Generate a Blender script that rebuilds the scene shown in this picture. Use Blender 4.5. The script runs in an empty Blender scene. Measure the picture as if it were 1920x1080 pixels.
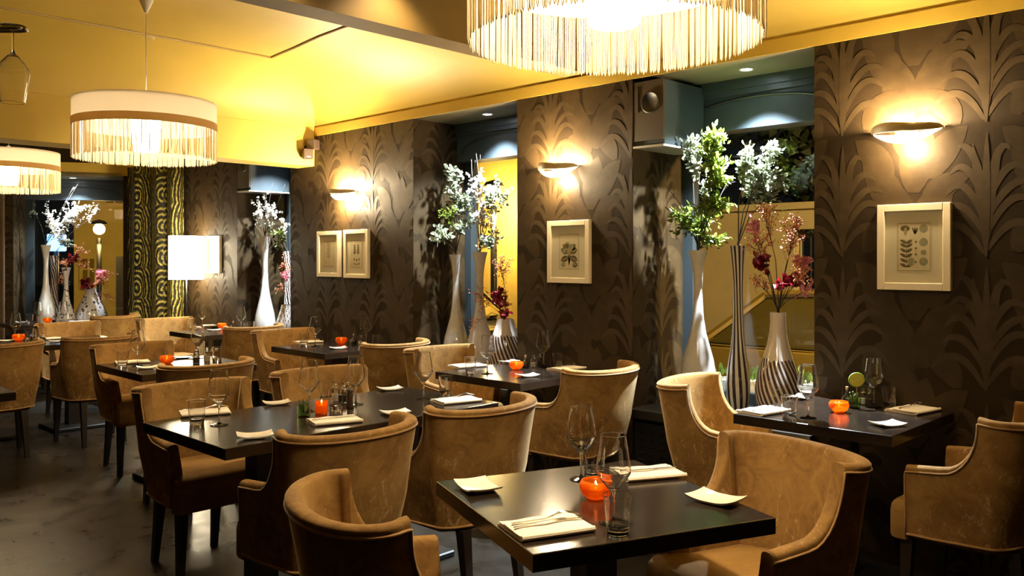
import bpy, bmesh, math, random
from mathutils import Vector, Matrix
random.seed(7)
PI = math.pi
sc = bpy.context.scene
COL = sc.collection
# ------------------------------------------------------------------ camera
FPX, HY, EYE, YAW = 1600.0, 485.0, 1.45, math.radians(44.3)
cam_d = bpy.data.cameras.new('camera'); cam = bpy.data.objects.new('camera', cam_d); COL.objects.link(cam)
cam.location = (0, 0, EYE); cam.rotation_euler = (PI/2, 0, YAW)
cam_d.sensor_width = 36; cam_d.lens = 36*FPX/1920; cam_d.shift_y = -(540-HY)/1920; cam_d.clip_start = .05
sc.camera = cam
SN, CS = math.sin(YAW), math.cos(YAW)
def ray(x, y):
    a = (x-960)/FPX
    return Vector((-SN+a*CS, CS+a*SN, (HY-y)/FPX))
def on_z(x, y, z):
    r = ray(x, y); t = (z-EYE)/r.z; return Vector((r.x*t, r.y*t, z))
def on_y(x, y, Y):
    r = ray(x, y); t = Y/r.y; return Vector((r.x*t, Y, EYE+r.z*t))
def on_x(x, y, X):
    r = ray(x, y); t = X/r.x; return Vector((X, r.y*t, EYE+r.z*t))
def depth(p): return -SN*p[0]+CS*p[1]
# ------------------------------------------------------------------ mesh helpers
def dense(prof, d=.0012):
    """holding points close to the ends of long profile segments"""
    out = []
    for a, b in zip(prof[:-1], prof[1:]):
        l = math.hypot(b[0]-a[0], b[1]-a[1]); out.append(a)
        if l > 4*d:
            for t in (d/l, 1-d/l): out.append((a[0]+(b[0]-a[0])*t, a[1]+(b[1]-a[1])*t))
    return out+[prof[-1]]
class MB:
    def __init__(s): s.v, s.f, s.m = [], [], []
    def add(s, vs, fs, mi=0):
        o = len(s.v); s.v.extend([tuple(p) for p in vs]); s.f.extend([tuple(i+o for i in q) for q in fs]); s.m.extend([mi]*len(fs))
    def box(s, lo, hi, mi=0, M=None):
        x0, y0, z0 = lo; x1, y1, z1 = hi
        vs = [Vector(p) for p in ((x0,y0,z0),(x1,y0,z0),(x1,y1,z0),(x0,y1,z0),(x0,y0,z1),(x1,y0,z1),(x1,y1,z1),(x0,y1,z1))]
        if M: vs = [M@p for p in vs]
        s.add(vs, [(0,3,2,1),(4,5,6,7),(0,1,5,4),(1,2,6,5),(2,3,7,6),(3,0,4,7)], mi)
    def rbox(s, lo, hi, r=.006, seg=2, mi=0, M=None):
        bm = bmesh.new(); bmesh.ops.create_cube(bm, size=1)
        c = [(a+b)/2 for a, b in zip(lo, hi)]; d = [b-a for a, b in zip(lo, hi)]
        for v in bm.verts: v.co = Vector((c[i]+v.co[i]*d[i] for i in range(3)))
        bmesh.ops.bevel(bm, geom=bm.edges[:], offset=r, segments=seg, profile=.5, affect='EDGES')
        s.bm(bm, mi, M)
    def bm(s, bm, mi=0, M=None):
        bm.verts.index_update()
        s.add([(M@v.co if M else v.co) for v in bm.verts], [[v.index for v in f.verts] for f in bm.faces], mi); bm.free()
    def grid(s, rows, mi=0, close=False, closev=False):
        n, k = len(rows), len(rows[0]); fs = []
        for i in range(n if closev else n-1):
            for j in range(k if close else k-1):
                a = i*k+j; b = i*k+(j+1) % k; i2 = (i+1) % n; c = i2*k+(j+1) % k; d = i2*k+j
                fs.append((a, b, c, d))
        s.add([p for r in rows for p in r], fs, mi)
    def lathe(s, prof, n=32, c=(0,0,0), mi=0, ex=1, ey=1):
        rows = [[(c[0]+r*ex*math.cos(2*PI*j/n), c[1]+r*ey*math.sin(2*PI*j/n), c[2]+z) for j in range(n)] for r, z in prof]
        s.grid(rows, mi, close=True)
    def tube(s, pts, r, n=6, mi=0, caps=True):
        pts = [Vector(p) for p in pts]; rows = []; up = None
        rs = r if isinstance(r, (list, tuple)) else [r]*len(pts)
        for i, p in enumerate(pts):
            t = (pts[min(i+1, len(pts)-1)]-pts[max(i-1, 0)])
            if t.length < 1e-9: t = Vector((0,0,1))
            t.normalize()
            if up is None:
                up = Vector((0,0,1)) if abs(t.z) < .9 else Vector((1,0,0))
            a = t.cross(up)
            if a.length < 1e-6: a = t.orthogonal()
            a.normalize(); b = a.cross(t); up = b
            rows.append([p+(a*math.cos(2*PI*j/n)+b*math.sin(2*PI*j/n))*rs[i] for j in range(n)])
        s.grid(rows, mi, close=True)
        if caps:
            o = len(s.v)-len(rows)*n
            s.f.append(tuple(o+j for j in range(n))); s.m.append(mi)
            s.f.append(tuple(o+(len(rows)-1)*n+j for j in range(n-1, -1, -1))); s.m.append(mi)
    def prism(s, poly, h0, h1, fn, mi=0):
        n = len(poly)
        vs = [fn(p, h0) for p in poly]+[fn(p, h1) for p in poly]
        fs = [tuple(range(n-1, -1, -1)), tuple(range(n, 2*n))]+[(i, (i+1) % n, n+(i+1) % n, n+i) for i in range(n)]
        s.add(vs, fs, mi)
    def ball(s, c, r, mi=0, n=10, sz=1):
        prof = [(max(1e-5, r*math.sin(PI*i/n)), -r*sz*math.cos(PI*i/n)) for i in range(n+1)]
        s.lathe(prof, n*2, c, mi)
    def build(s, name, mats, parent=None, smooth=False, angle=None, loc=None):
        me = bpy.data.meshes.new(name); me.from_pydata([tuple(p) for p in s.v], [], s.f)
        for m in (mats if isinstance(mats, (list, tuple)) else [mats]): me.materials.append(m)
        me.polygons.foreach_set('material_index', s.m)
        if smooth: me.polygons.foreach_set('use_smooth', [True]*len(me.polygons))
        me.update()
        bm = bmesh.new(); bm.from_mesh(me); bmesh.ops.recalc_face_normals(bm, faces=bm.faces[:])
        if smooth and angle:
            for e in bm.edges:
                if len(e.link_faces) == 2 and e.calc_face_angle(0) > math.radians(angle): e.smooth = False
        if bm.calc_volume(signed=True) < 0: bmesh.ops.reverse_faces(bm, faces=bm.faces[:])
        bm.to_mesh(me); bm.free()
        o = bpy.data.objects.new(name, me); COL.objects.link(o)
        if parent: o.parent = parent
        if loc: o.location = loc
        return o
def tag(o, label=None, cat=None, group=None, kind=None):
    if label: o['label'] = label
    if cat: o['category'] = cat
    if group: o['group'] = group
    if kind: o['kind'] = kind
    return o
def thing(name, label, cat, loc=(0,0,0), rz=0, group=None):
    o = bpy.data.objects.new(name, None); COL.objects.link(o); o.location = loc; o.rotation_euler = (0, 0, rz)
    o.empty_display_size = .05
    return tag(o, label, cat, group)
def struct(mb, name, mats, smooth=False, angle=None):
    return tag(mb.build(name, mats, smooth=smooth, angle=angle), kind='structure')
KIDS = {}
def kids(o): return list(o.children)
def copy_tree(o, parent=None):
    c = o.copy(); COL.objects.link(c)
    if parent: c.parent = parent
    for ch in kids(o): copy_tree(ch, c)
    return c
class Proto:
    """first placement moves the prototype itself, later ones copy it with its parts"""
    def __init__(s, root, cat, group): s.root, s.used, s.cat, s.group = root, False, cat, group
    def put(s, loc, rz, label, scale=None):
        o = copy_tree(s.root) if s.used else s.root
        s.used = True
        o.location = loc; o.rotation_euler = (0, 0, rz)
        if scale: o.scale = scale if isinstance(scale, tuple) else (scale,)*3
        tag(o, label, s.cat, s.group)
        return o
# ------------------------------------------------------------------ materials
def mat(name, col=(.5,.5,.5), rough=.5, metal=0, spec=.5, **kw):
    m = bpy.data.materials.new(name); m.use_nodes = True
    b = m.node_tree.nodes['Principled BSDF']
    b.inputs['Base Color'].default_value = (*col, 1); b.inputs['Roughness'].default_value = rough
    b.inputs['Metallic'].default_value = metal; b.inputs['Specular IOR Level'].default_value = spec
    for k, v in kw.items():
        k = k.replace('_', ' ')
        b.inputs[k].default_value = (*v, 1) if isinstance(v, tuple) else v
    return m
def nd(m, t, **kw):
    n = m.node_tree.nodes.new(t)
    for k, v in kw.items(): setattr(n, k, v)
    return n
def lk(m, a, b): m.node_tree.links.new(a, b)
def bsdf(m): return m.node_tree.nodes['Principled BSDF']
def math_n(m, op, a, b=None, c=None):
    n = nd(m, 'ShaderNodeMath', operation=op)
    for i, x in enumerate((a, b, c)):
        if x is None: continue
        if hasattr(x, 'node'): lk(m, x, n.inputs[i])
        else: n.inputs[i].default_value = x
    return n.outputs[0]
def ramp(m, fac, stops, interp='LINEAR'):
    r = nd(m, 'ShaderNodeValToRGB'); r.color_ramp.interpolation = interp
    els = r.color_ramp.elements
    while len(els) < len(stops): els.new(.5)
    for e, (p, c) in zip(els, stops): e.position = p; e.color = (*c, 1)
    lk(m, fac, r.inputs[0]); return r.outputs[0]
def coords(m, which='Object', scale=None):
    t = nd(m, 'ShaderNodeTexCoord'); o = t.outputs[which]
    if scale:
        mp = nd(m, 'ShaderNodeMapping'); mp.inputs['Scale'].default_value = scale if isinstance(scale, tuple) else (scale,)*3
        lk(m, o, mp.inputs[0]); o = mp.outputs[0]
    return o
def noise(m, vec, scale, detail=4, rough=.6, dist=0):
    n = nd(m, 'ShaderNodeTexNoise'); n.inputs['Scale'].default_value = scale; n.inputs['Detail'].default_value = detail
    n.inputs['Roughness'].default_value = rough; n.inputs['Distortion'].default_value = dist
    lk(m, vec, n.inputs['Vector']); return n.outputs['Fac']
def bump(m, h, strength=.2, dist=.01):
    b = nd(m, 'ShaderNodeBump'); b.inputs['Strength'].default_value = strength; b.inputs['Distance'].default_value = dist
    lk(m, h, b.inputs['Height']); lk(m, b.outputs[0], bsdf(m).inputs['Normal'])
def noisy(name, c0, c1, scale, rough=.5, lo=.35, hi=.65, bmp=0, bscale=None, which='Object', detail=5, **kw):
    m = mat(name, c0, rough, **kw)
    v = coords(m, which); n = noise(m, v, scale, detail)
    lk(m, ramp(m, n, [(lo, c0), (hi, c1)]), bsdf(m).inputs['Base Color'])
    if bmp: bump(m, noise(m, v, bscale or scale*6, 3), bmp)
    return m
def emis(name, col, s, base=(.8,.8,.8), rough=.4):
    m = mat(name, base, rough); b = bsdf(m)
    b.inputs['Emission Color'].default_value = (*col, 1); b.inputs['Emission Strength'].default_value = s
    return m
def glassmat(name, col=(1,1,1), rough=0.0, ior=1.45):
    return mat(name, col, rough, Transmission_Weight=1.0, IOR=ior)
WARM = (1, .77, .46)
COOL = (.80, .92, 1)
M = {}
M['ceiling'] = noisy('ceiling_ochre_paint', (.57,.41,.075), (.62,.45,.088), 1.5, .55)
M['band'] = noisy('ochre_band_paint', (.55,.37,.045), (.62,.42,.06), 2, .6)
M['beam'] = noisy('beam_shade_brown', (.15,.09,.018), (.19,.115,.024), 2, .7)  # the dim light on the beam is put into this dark tone
M['moulding'] = mat('moulding_shadow_tone', (.26,.165,.025), .6)  # shading along the moulding is put into this darker ochre
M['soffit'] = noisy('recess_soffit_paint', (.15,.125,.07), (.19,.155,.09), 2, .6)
M['paper'] = noisy('wallpaper_ground', (.018,.0104,.0037), (.025,.0148,.0056), 9, .65, spec=.15, bmp=.08, bscale=60)
M['leafA'] = noisy('wallpaper_leaf', (.034,.0207,.0076), (.050,.0312,.0124), 14, .52, spec=.28, bmp=.05, bscale=80)
M['leafB'] = noisy('wallpaper_leaf_deep', (.029,.0172,.0062), (.043,.0262,.0100), 12, .55, spec=.22, bmp=.05, bscale=80)
M['header'] = noisy('slate_panel_paint', (.032,.043,.052), (.043,.058,.068), 3, .42)
M['dark'] = mat('near_black_paint', (.012,.011,.010), .5)
M['frame_dark'] = mat('window_frame_paint', (.02,.028,.032), .45)
M['sill'] = mat('sill_dark_paint', (.035,.033,.03), .35)
M['wood'] = noisy('espresso_table_wood', (.010,.007,.005), (.020,.013,.009), 6, .17, bmp=.01, bscale=40)
M['leg'] = mat('dark_leg_wood', (.014,.009,.006), .4)
M['chrome'] = mat('polished_steel', (.75,.73,.70), .16, 1)
M['iron'] = mat('dark_iron', (.04,.04,.04), .4, .8)
M['glass'] = glassmat('clear_glass')
M['green_glass'] = glassmat('green_glass', (.55,.75,.35))
M['napkin'] = noisy('napkin_cotton', (.74,.64,.50), (.80,.71,.57), 200, .8, bmp=.1)
M['china'] = mat('glazed_cream_china', (.78,.72,.60), .14)
M['china_dark'] = mat('glazed_black_china', (.02,.018,.016), .15)
M['frame'] = mat('cream_picture_frame', (.78,.68,.48), .42)
M['mat_board'] = mat('cream_mount_board', (.84,.77,.54), .8)
M['print'] = noisy('aged_print_paper', (.74,.65,.40), (.82,.73,.46), 30, .85)
M['ink'] = noisy('sepia_ink', (.13,.10,.04), (.20,.16,.07), 60, .85)
M['ink_grey'] = noisy('grey_green_ink', (.30,.31,.20), (.38,.38,.25), 60, .85)
M['ink_light'] = noisy('pale_sepia_ink', (.40,.33,.15), (.46,.38,.18), 60, .85)
M['cork'] = mat('cork', (.55,.36,.18), .8)
M['wax'] = emis('candle_wax', (1,.50,.12), 1.0, (.9,.75,.5))
M['flame'] = emis('candle_flame', (1,.62,.18), 30)
M['oil'] = mat('dark_vinegar', (.012,.006,.004), .1)
M['lime'] = noisy('lime_flesh', (.50,.52,.05), (.62,.60,.10), 60, .4)
M['lime_rind'] = mat('lime_rind', (.20,.30,.02), .45)
M['pepper'] = mat('pepper_mill_wood', (.03,.018,.01), .3)
M['salt'] = mat('salt_grains', (.8,.76,.66), .9)
M['twig'] = noisy('bark_twig', (.018,.012,.009), (.035,.024,.016), 30, .7)
M['black'] = mat('black_plastic', (.01,.01,.01), .4)
M['speaker_grey'] = mat('speaker_bronze_plastic', (.05,.032,.022), .5)
M['white_plastic'] = mat('white_plastic', (.8,.78,.72), .4)
def leafy(name, c0, c1, c2, trans=.35, rough=.45):
    m = mat(name, c0, rough)
    v = coords(m); n = noise(m, v, 24, 2)
    c = ramp(m, n, [(.3, c0), (.5, c1), (.7, c2)])
    lk(m, c, bsdf(m).inputs['Base Color'])
    tr = nd(m, 'ShaderNodeBsdfTranslucent'); lk(m, c, tr.inputs[0])
    mx = nd(m, 'ShaderNodeMixShader'); mx.inputs[0].default_value = trans
    out = m.node_tree.nodes['Material Output']
    lk(m, bsdf(m).outputs[0], mx.inputs[1]); lk(m, tr.outputs[0], mx.inputs[2]); lk(m, mx.outputs[0], out.inputs[0])
    return m
M['leaf_green'] = leafy('fresh_green_leaf', (.065,.10,.010), (.13,.175,.017), (.22,.27,.04))
M['leaf_pale'] = leafy('pale_eucalyptus_leaf', (.10,.13,.06), (.24,.265,.17), (.40,.41,.31))
M['blossom'] = leafy('white_blossom', (.45,.42,.34), (.75,.70,.60), (.85,.80,.70))
M['leaf_red'] = leafy('crimson_leaf', (.13,.003,.008), (.22,.006,.013), (.08,.002,.006), .15, .35)
M['leaf_pink'] = leafy('pink_petal', (.70,.16,.22), (.80,.32,.36), (.75,.22,.30))
M['berry'] = leafy('coral_berry', (.62,.16,.06), (.75,.28,.14), (.60,.30,.10), .1)
# velvet
def velvet(name, cols, worn):
    m = mat(name, cols[1], .82, spec=.18, Sheen_Weight=.5, Sheen_Roughness=.28, Sheen_Tint=(1,.76,.44))
    v = coords(m); n1 = noise(m, v, 13, 8, .72, 1.2); n2 = noise(m, v, 3.2, 3); c = ramp(m, math_n(m, 'MULTIPLY_ADD', n2, .45, math_n(m, 'MULTIPLY', n1, .55)), [(.40, cols[0]), (.52, cols[1]), (.64, cols[2])])
    if worn:
        # pale rubbed flecks, thickest towards the foot of the shell
        st = coords(m, 'Object', (34, 34, 16)); fl = noise(m, st, 1.0, 9, .78, .6); sx = nd(m, 'ShaderNodeSeparateXYZ'); lk(m, v, sx.inputs[0])
        pt = noise(m, v, 5.5, 3)
        th = math_n(m, 'ADD', math_n(m, 'MULTIPLY_ADD', sx.outputs[2], .18, .46), math_n(m, 'MULTIPLY_ADD', pt, -.30, .16))
        f = math_n(m, 'MULTIPLY', math_n(m, 'SUBTRACT', fl, th), 9); f = math_n(m, 'MINIMUM', math_n(m, 'MAXIMUM', f, 0), .55)
        mx = nd(m, 'ShaderNodeMix', data_type='RGBA'); lk(m, f, mx.inputs[0]); lk(m, c, mx.inputs[6]); mx.inputs[7].default_value = (.56,.38,.19,1); c = mx.outputs[2]
    lk(m, c, bsdf(m).inputs['Base Color']); bump(m, n1, .06, .01)
    return m
M['velvet'] = velvet('crushed_velvet', ((.17,.088,.024), (.25,.138,.040), (.31,.178,.056)), True)
M['velvet_plain'] = velvet('brushed_velvet', ((.23,.127,.036), (.28,.158,.046), (.33,.190,.060)), False)
M['piping'] = mat('velvet_piping', (.34,.185,.058), .75, spec=.2, Sheen_Weight=.4)
# floor
m = mat('polished_dark_concrete', (.03,.024,.016), .3); M['floor'] = m
v = coords(m); n = noise(m, v, .9, 8, .65); n2 = noise(m, v, 5, 6)
lk(m, ramp(m, n, [(.3, (.007,.0052,.003)), (.7, (.015,.0115,.007))]), bsdf(m).inputs['Base Color'])
lk(m, ramp(m, n2, [(.3, (.24,)*3), (.75, (.40,)*3)]), bsdf(m).inputs['Roughness']); bump(m, n2, .03, .01)
# amber glass of candle bowls
m = mat('amber_glass', (.75,.20,.01), .10, Transmission_Weight=.6, IOR=1.4); M['amber'] = m
tr = nd(m, 'ShaderNodeBsdfTranslucent'); tr.inputs[0].default_value = (.9,.27,.02,1)
mx = nd(m, 'ShaderNodeMixShader'); mx.inputs[0].default_value = .35
lk(m, bsdf(m).outputs[0], mx.inputs[1]); lk(m, tr.outputs[0], mx.inputs[2]); lk(m, mx.outputs[0], m.node_tree.nodes['Material Output'].inputs[0])
# lampshade cloth
def cloth(name, col, tcol, f):
    m = mat(name, col, .9); tr = nd(m, 'ShaderNodeBsdfTranslucent'); tr.inputs[0].default_value = (*tcol, 1)
    mx = nd(m, 'ShaderNodeMixShader'); mx.inputs[0].default_value = f
    lk(m, bsdf(m).outputs[0], mx.inputs[1]); lk(m, tr.outputs[0], mx.inputs[2]); lk(m, mx.outputs[0], m.node_tree.nodes['Material Output'].inputs[0])
    return m
M['shade'] = cloth('white_lampshade_cloth', (.93,.89,.82), (.99,.95,.87), .5)
M['shade_band'] = cloth('gold_shade_band', (.64,.50,.27), (.72,.56,.31), .6)
M['fringe'] = cloth('cream_fringe_cord', (.86,.75,.52), (.86,.74,.50), .36)
M['baffle_cloth'] = cloth('top_baffle_cloth', (.8,.72,.6), (.6,.5,.36), .25)
M['cup'] = emis('frosted_diffuser', (1,.80,.52), 12)
M['floor_shade'] = emis('glowing_floor_lamp_shade', (1,.84,.56), 26.0)
M['sconce_glow'] = emis('sconce_opal_glass', (1,.80,.48), 24)
M['sconce_metal'] = mat('sconce_cream_enamel', (.62,.50,.29), .4)
M['down_glow'] = emis('downlight_lens', COOL, 60)
# thin window glass
m = bpy.data.materials.new('window_glass'); m.use_nodes = True; M['pane'] = m
nt = m.node_tree; nt.nodes.remove(nt.nodes['Principled BSDF'])
t = nd(m, 'ShaderNodeBsdfTransparent'); g = nd(m, 'ShaderNodeBsdfGlossy'); g.inputs['Roughness'].default_value = 0
gm = nd(m, 'ShaderNodeNewGeometry'); fr = nd(m, 'ShaderNodeFresnel'); lk(m, math_n(m, 'MULTIPLY_ADD', gm.outputs['Backfacing'], 1/1.35-1.35, 1.35), fr.inputs[0]); mx = nd(m, 'ShaderNodeMixShader')
lk(m, fr.outputs[0], mx.inputs[0]); lk(m, t.outputs[0], mx.inputs[1]); lk(m, g.outputs[0], mx.inputs[2]); lk(m, mx.outputs[0], nt.nodes['Material Output'].inputs[0])
# vases
def vase_mat(name, kind):
    m = mat(name, (.8,.78,.74), .08, Coat_Weight=.4)
    v = coords(m); sx = nd(m, 'ShaderNodeSeparateXYZ'); lk(m, v, sx.inputs[0]); x, y, z = sx.outputs
    b = bsdf(m).inputs['Base Color']
    white, dark = (.80,.78,.75), (.05,.035,.03)
    if kind == 'white':
        n = noise(m, v, 7, 4, .7, 1.0)
        lk(m, ramp(m, n, [(.3, (.66,.63,.58)), (.6, (.82,.80,.77))]), b)
    elif kind == 'stripe':
        a = math_n(m, 'ARCTAN2', y, x); a = math_n(m, 'MULTIPLY_ADD', z, .8, a)
        s = math_n(m, 'SINE', math_n(m, 'MULTIPLY', a, 11)); lk(m, ramp(m, math_n(m, 'MULTIPLY_ADD', s, .5, .5), [(.40, dark), (.55, white)]), b)
    elif kind == 'twist':
        a = math_n(m, 'ARCTAN2', y, x); a = math_n(m, 'MULTIPLY_ADD', z, 3.2, a)
        s = math_n(m, 'MULTIPLY_ADD', math_n(m, 'SINE', math_n(m, 'MULTIPLY', a, 26)), .5, .5)
        nz = math_n(m, 'MULTIPLY_ADD', noise(m, v, 40, 2), .06, z)
        low = math_n(m, 'LESS_THAN', nz, .37)
        f = math_n(m, 'MULTIPLY', low, math_n(m, 'LESS_THAN', s, .62))
        lk(m, ramp(m, f, [(0, (.74,.66,.60)), (1, (.085,.05,.038))]), b)
    elif kind == 'speckle':
        n = nd(m, 'ShaderNodeTexVoronoi'); n.inputs['Scale'].default_value = 26; lk(m, v, n.inputs['Vector'])
        n2 = noise(m, v, 9, 4)
        f = math_n(m, 'MULTIPLY', math_n(m, 'LESS_THAN', n.outputs['Distance'], .34), math_n(m, 'GREATER_THAN', n2, .47))
        lk(m, ramp(m, f, [(0, (.74,.70,.70)), (1, (.06,.045,.05))]), b)
    elif kind == 'dots':
        n = nd(m, 'ShaderNodeTexVoronoi'); n.inputs['Scale'].default_value = 55; n.inputs['Randomness'].default_value = .1; lk(m, v, n.inputs['Vector'])
        f = math_n(m, 'LESS_THAN', n.outputs['Distance'], .36)
        lk(m, ramp(m, f, [(0, (.76,.72,.70)), (1, (.07,.06,.06))]), b)
    elif kind == 'wave':
        a = math_n(m, 'ARCTAN2', y, x); nn = noise(m, v, 10, 3)
        a = math_n(m, 'MULTIPLY_ADD', nn, 1.3, math_n(m, 'MULTIPLY_ADD', z, 5, a))
        s = math_n(m, 'MULTIPLY_ADD', math_n(m, 'SINE', math_n(m, 'MULTIPLY', a, 9)), .5, .5)
        lk(m, ramp(m, s, [(.42, (.06,.04,.035)), (.60, (.78,.72,.68))]), b)
    return m
for k in ('white', 'stripe', 'twist', 'speckle', 'dots', 'wave'): M['v_'+k] = vase_mat('vase_'+k+'_glaze', k)
# damask curtain: scalloped arcs in gold on black
m = mat('scalloped_damask', (.05,.04,.01), .45); M['damask'] = m
u = nd(m, 'ShaderNodeUVMap'); sx = nd(m, 'ShaderNodeSeparateXYZ'); lk(m, u.outputs[0], sx.inputs[0])
wob = noise(m, u.outputs[0], 9, 3)
U = math_n(m, 'MULTIPLY_ADD', wob, .13, math_n(m, 'MULTIPLY', sx.outputs[0], 3.4)); V = math_n(m, 'MULTIPLY_ADD', wob, .12, math_n(m, 'MULTIPLY', sx.outputs[1], 2.9))
fu = math_n(m, 'FRACT', U); fv = math_n(m, 'FRACT', V)
du = math_n(m, 'SUBTRACT', fu, math_n(m, 'MULTIPLY_ADD', math_n(m, 'FRACT', math_n(m, 'MULTIPLY', math_n(m, 'FLOOR', U), .5)), -1.7, .98)); dv = math_n(m, 'SUBTRACT', fv, .30)
r2 = math_n(m, 'SQRT', math_n(m, 'ADD', math_n(m, 'MULTIPLY', du, du), math_n(m, 'MULTIPLY', math_n(m, 'MULTIPLY', dv, dv), .55)))
st = math_n(m, 'SINE', math_n(m, 'MULTIPLY', r2, 48)); st = math_n(m, 'MULTIPLY_ADD', st, .5, .5)
st = math_n(m, 'MULTIPLY', st, math_n(m, 'MULTIPLY_ADD', noise(m, u.outputs[0], 26, 5), 2.0, -.25))
lk(m, ramp(m, st, [(.34, (.012,.010,.004)), (.52, (.14,.12,.022)), (.80, (.42,.36,.09))]), bsdf(m).inputs['Base Color'])
bump(m, st, .5, .01)
M['drape'] = noisy('brown_drape', (.10,.065,.03), (.14,.09,.045), 6, .7)
# outdoors
M['stucco'] = noisy('street_stucco', (.56,.45,.24), (.64,.52,.29), 2, .9)
M['stucco_y'] = noisy('yellow_house_stucco', (.42,.29,.06), (.50,.35,.08), 2, .9)
M['asphalt'] = noisy('wet_asphalt', (.03,.027,.024), (.06,.052,.045), 3, .4)
M['hedge'] = leafy('night_hedge_leaf', (.010,.016,.004), (.022,.030,.008), (.035,.045,.012), .1)
M['plant'] = leafy('window_box_leaf', (.05,.09,.012), (.09,.14,.018), (.14,.20,.03))
M['car'] = mat('sodium_gold_car_paint', (.55,.36,.06), .25, .2, Coat_Weight=.6)  # gold of the sodium lamplight is put into the paint
M['car_dark'] = mat('dark_car_paint', (.03,.025,.025), .25, .2, Coat_Weight=.6)
M['car_glass'] = mat('gold_reflection_glass', (.16,.12,.025), .06)  # golden street reflection is put into the glass colour
M['rubber'] = mat('tyre_rubber', (.015,.015,.015), .7)
M['tail'] = emis('tail_lamp', (1,.12,.03), 2.5, (.6,.03,.02))
M['street_glow'] = emis('street_lamp_glow', (1,.72,.22), 55)
M['blue_glow'] = emis('blue_sign_glow', (.15,.45,1), 4)
M['stone'] = noisy('kerb_stone', (.20,.18,.15), (.28,.25,.2), 4, .8)
PEND_W, PEND_S, SCONCE_UP, SCONCE_DN, DOWN_W, STREET_W, TABLE_FILL_W, EXPOSURE = 52, 140, 160, 46, 480, 900, 72, 0.12
# ================================================================== ROOM
WY, WT, TOP, SILL, RD = 4.2, 4.82, 2.535, .55, .62      # window wall face, outer face, wallpaper top, sill height, recess depth
# --- wallpaper leaves, set as low relief into the wall's own mesh -----------------------------------
def leaf_strip(p0, p1, p2, w, n=9, power=.75):
    L, Rr = [], []
    for i in range(n+1):
        t = i/n; a = (1-t)**2; b = 2*t*(1-t); c = t*t
        x = a*p0[0]+b*p1[0]+c*p2[0]; z = a*p0[1]+b*p1[1]+c*p2[1]
        dx = 2*(1-t)*(p1[0]-p0[0])+2*t*(p2[0]-p1[0]); dz = 2*(1-t)*(p1[1]-p0[1])+2*t*(p2[1]-p1[1])
        l = math.hypot(dx, dz) or 1; h = w*math.sin(PI*min(1, max(0, .06+.94*t)))**power*(1 if t < 1 else 0)
        L.append((x-dz/l*h, z+dx/l*h)); Rr.append((x+dz/l*h, z-dx/l*h))
    return L, Rr
def motif():
    """one repeat of the palm and banana-leaf paper: list of (left edge, right edge, material, level)"""
    out = []; rnd = random.Random(3)
    # broad banana leaves
    for (x, z, a, l, w) in ((.30,.02,12,.36,.080),(.38,.08,-26,.32,.072),(.26,.18,30,.32,.074),(.34,.30,-10,.34,.082),(.22,.34,34,.28,.066),(.42,.36,-34,.28,.066),
                            (-.12,.00,44,.24,.055),(.12,.02,-46,.24,.055),(.31,.46,8,.26,.066),(.27,-.02,48,.26,.060),(.40,.22,-52,.24,.058)):
        A = math.radians(90+a); p2 = (x+l*math.cos(A), z+l*math.sin(A)); B = math.radians(90+a*.3)
        out.append((*leaf_strip((x, z), (x+l*.5*math.cos(B), z+l*.5*math.sin(B)), p2, w, 8, .7), 2, 1))
    # fountain palm: arching fronds on both sides of an upright sheaf
    for sgn in (-1, 1):
        for k in range(5):
            h = .02+k*.07+rnd.uniform(-.015, .015); r = (.235, .215, .19, .155, .11)[k]*rnd.uniform(.85, 1.12)
            out.append((*leaf_strip((sgn*.008, h), (sgn*r*.50, h+.235+rnd.uniform(-.03, .03)), (sgn*r, h+.055+.03*k+rnd.uniform(-.02, .03)), .0165, 12, .55), 1, 2))
        for k in range(2):
            out.append((*leaf_strip((sgn*.008, .06+.10*k), (sgn*(.016+.012*k), .26+.09*k), (sgn*(.055+.02*k)*rnd.uniform(.7, 1.2), .43+.08*k), .014, 8, .6), 1, 2))
    out.append((*leaf_strip((0, .0), (0, .3), (.004, .56), .017, 8, .6), 1, 3))
    return out
MOT = motif(); RU, RV = .65, .60
def paper_face(mb, P, u0, u1, z0, z1, ph=0.0, pz=.0):
    """P(u, z, out) -> world; leaves clamped to the face"""
    i0, i1 = int(math.floor((u0-ph)/RU))-1, int(math.ceil((u1-ph)/RU))+1
    k0, k1 = int(math.floor((z0-pz)/RV))-1, int(math.ceil((z1-pz)/RV))+1
    for i in range(i0, i1+1):
        for k in range(k0, k1+1):
            bx, bz = ph+i*RU, pz+k*RV
            for idx, (L, Rr, mi, lev) in enumerate(MOT):
                us = [bx+p[0] for p in L+Rr]; zs = [bz+p[1] for p in L+Rr]
                if max(us) <= u0 or min(us) >= u1 or max(zs) <= z0 or min(zs) >= z1: continue
                cl = lambda p: P(min(max(bx+p[0], u0), u1), min(max(bz+p[1], z0), z1), .0006*lev)
                lev += .35*len(mb.f)/4000+(idx % 9)*.12; n = len(L); mb.add([cl(p) for p in L]+[cl(p) for p in Rr], [(j, j+1, n+j+1, n+j) for j in range(n-1)], mi)
def pier(x0, x1, reveal=True, name='wall_north'):
    mb = MB(); mb.box((x0, WY, 0), (x1, WT, TOP+.06), 0)
    paper_face(mb, lambda u, z, o: (u, WY-o, z), x0, x1, .02, TOP, -1.145, 2.06)
    if reveal: paper_face(mb, lambda u, z, o: (x1+o, WY+u, z), 0.0, RD, SILL, TOP, .30, 2.16)
    struct(mb, name, [M['paper'], M['leafA'], M['leafB']])
pier(-10.36, -7.947); pier(-6.946, -5.167); pier(-4.048, -3.077); pier(-1.94, 1.6, False)
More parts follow.
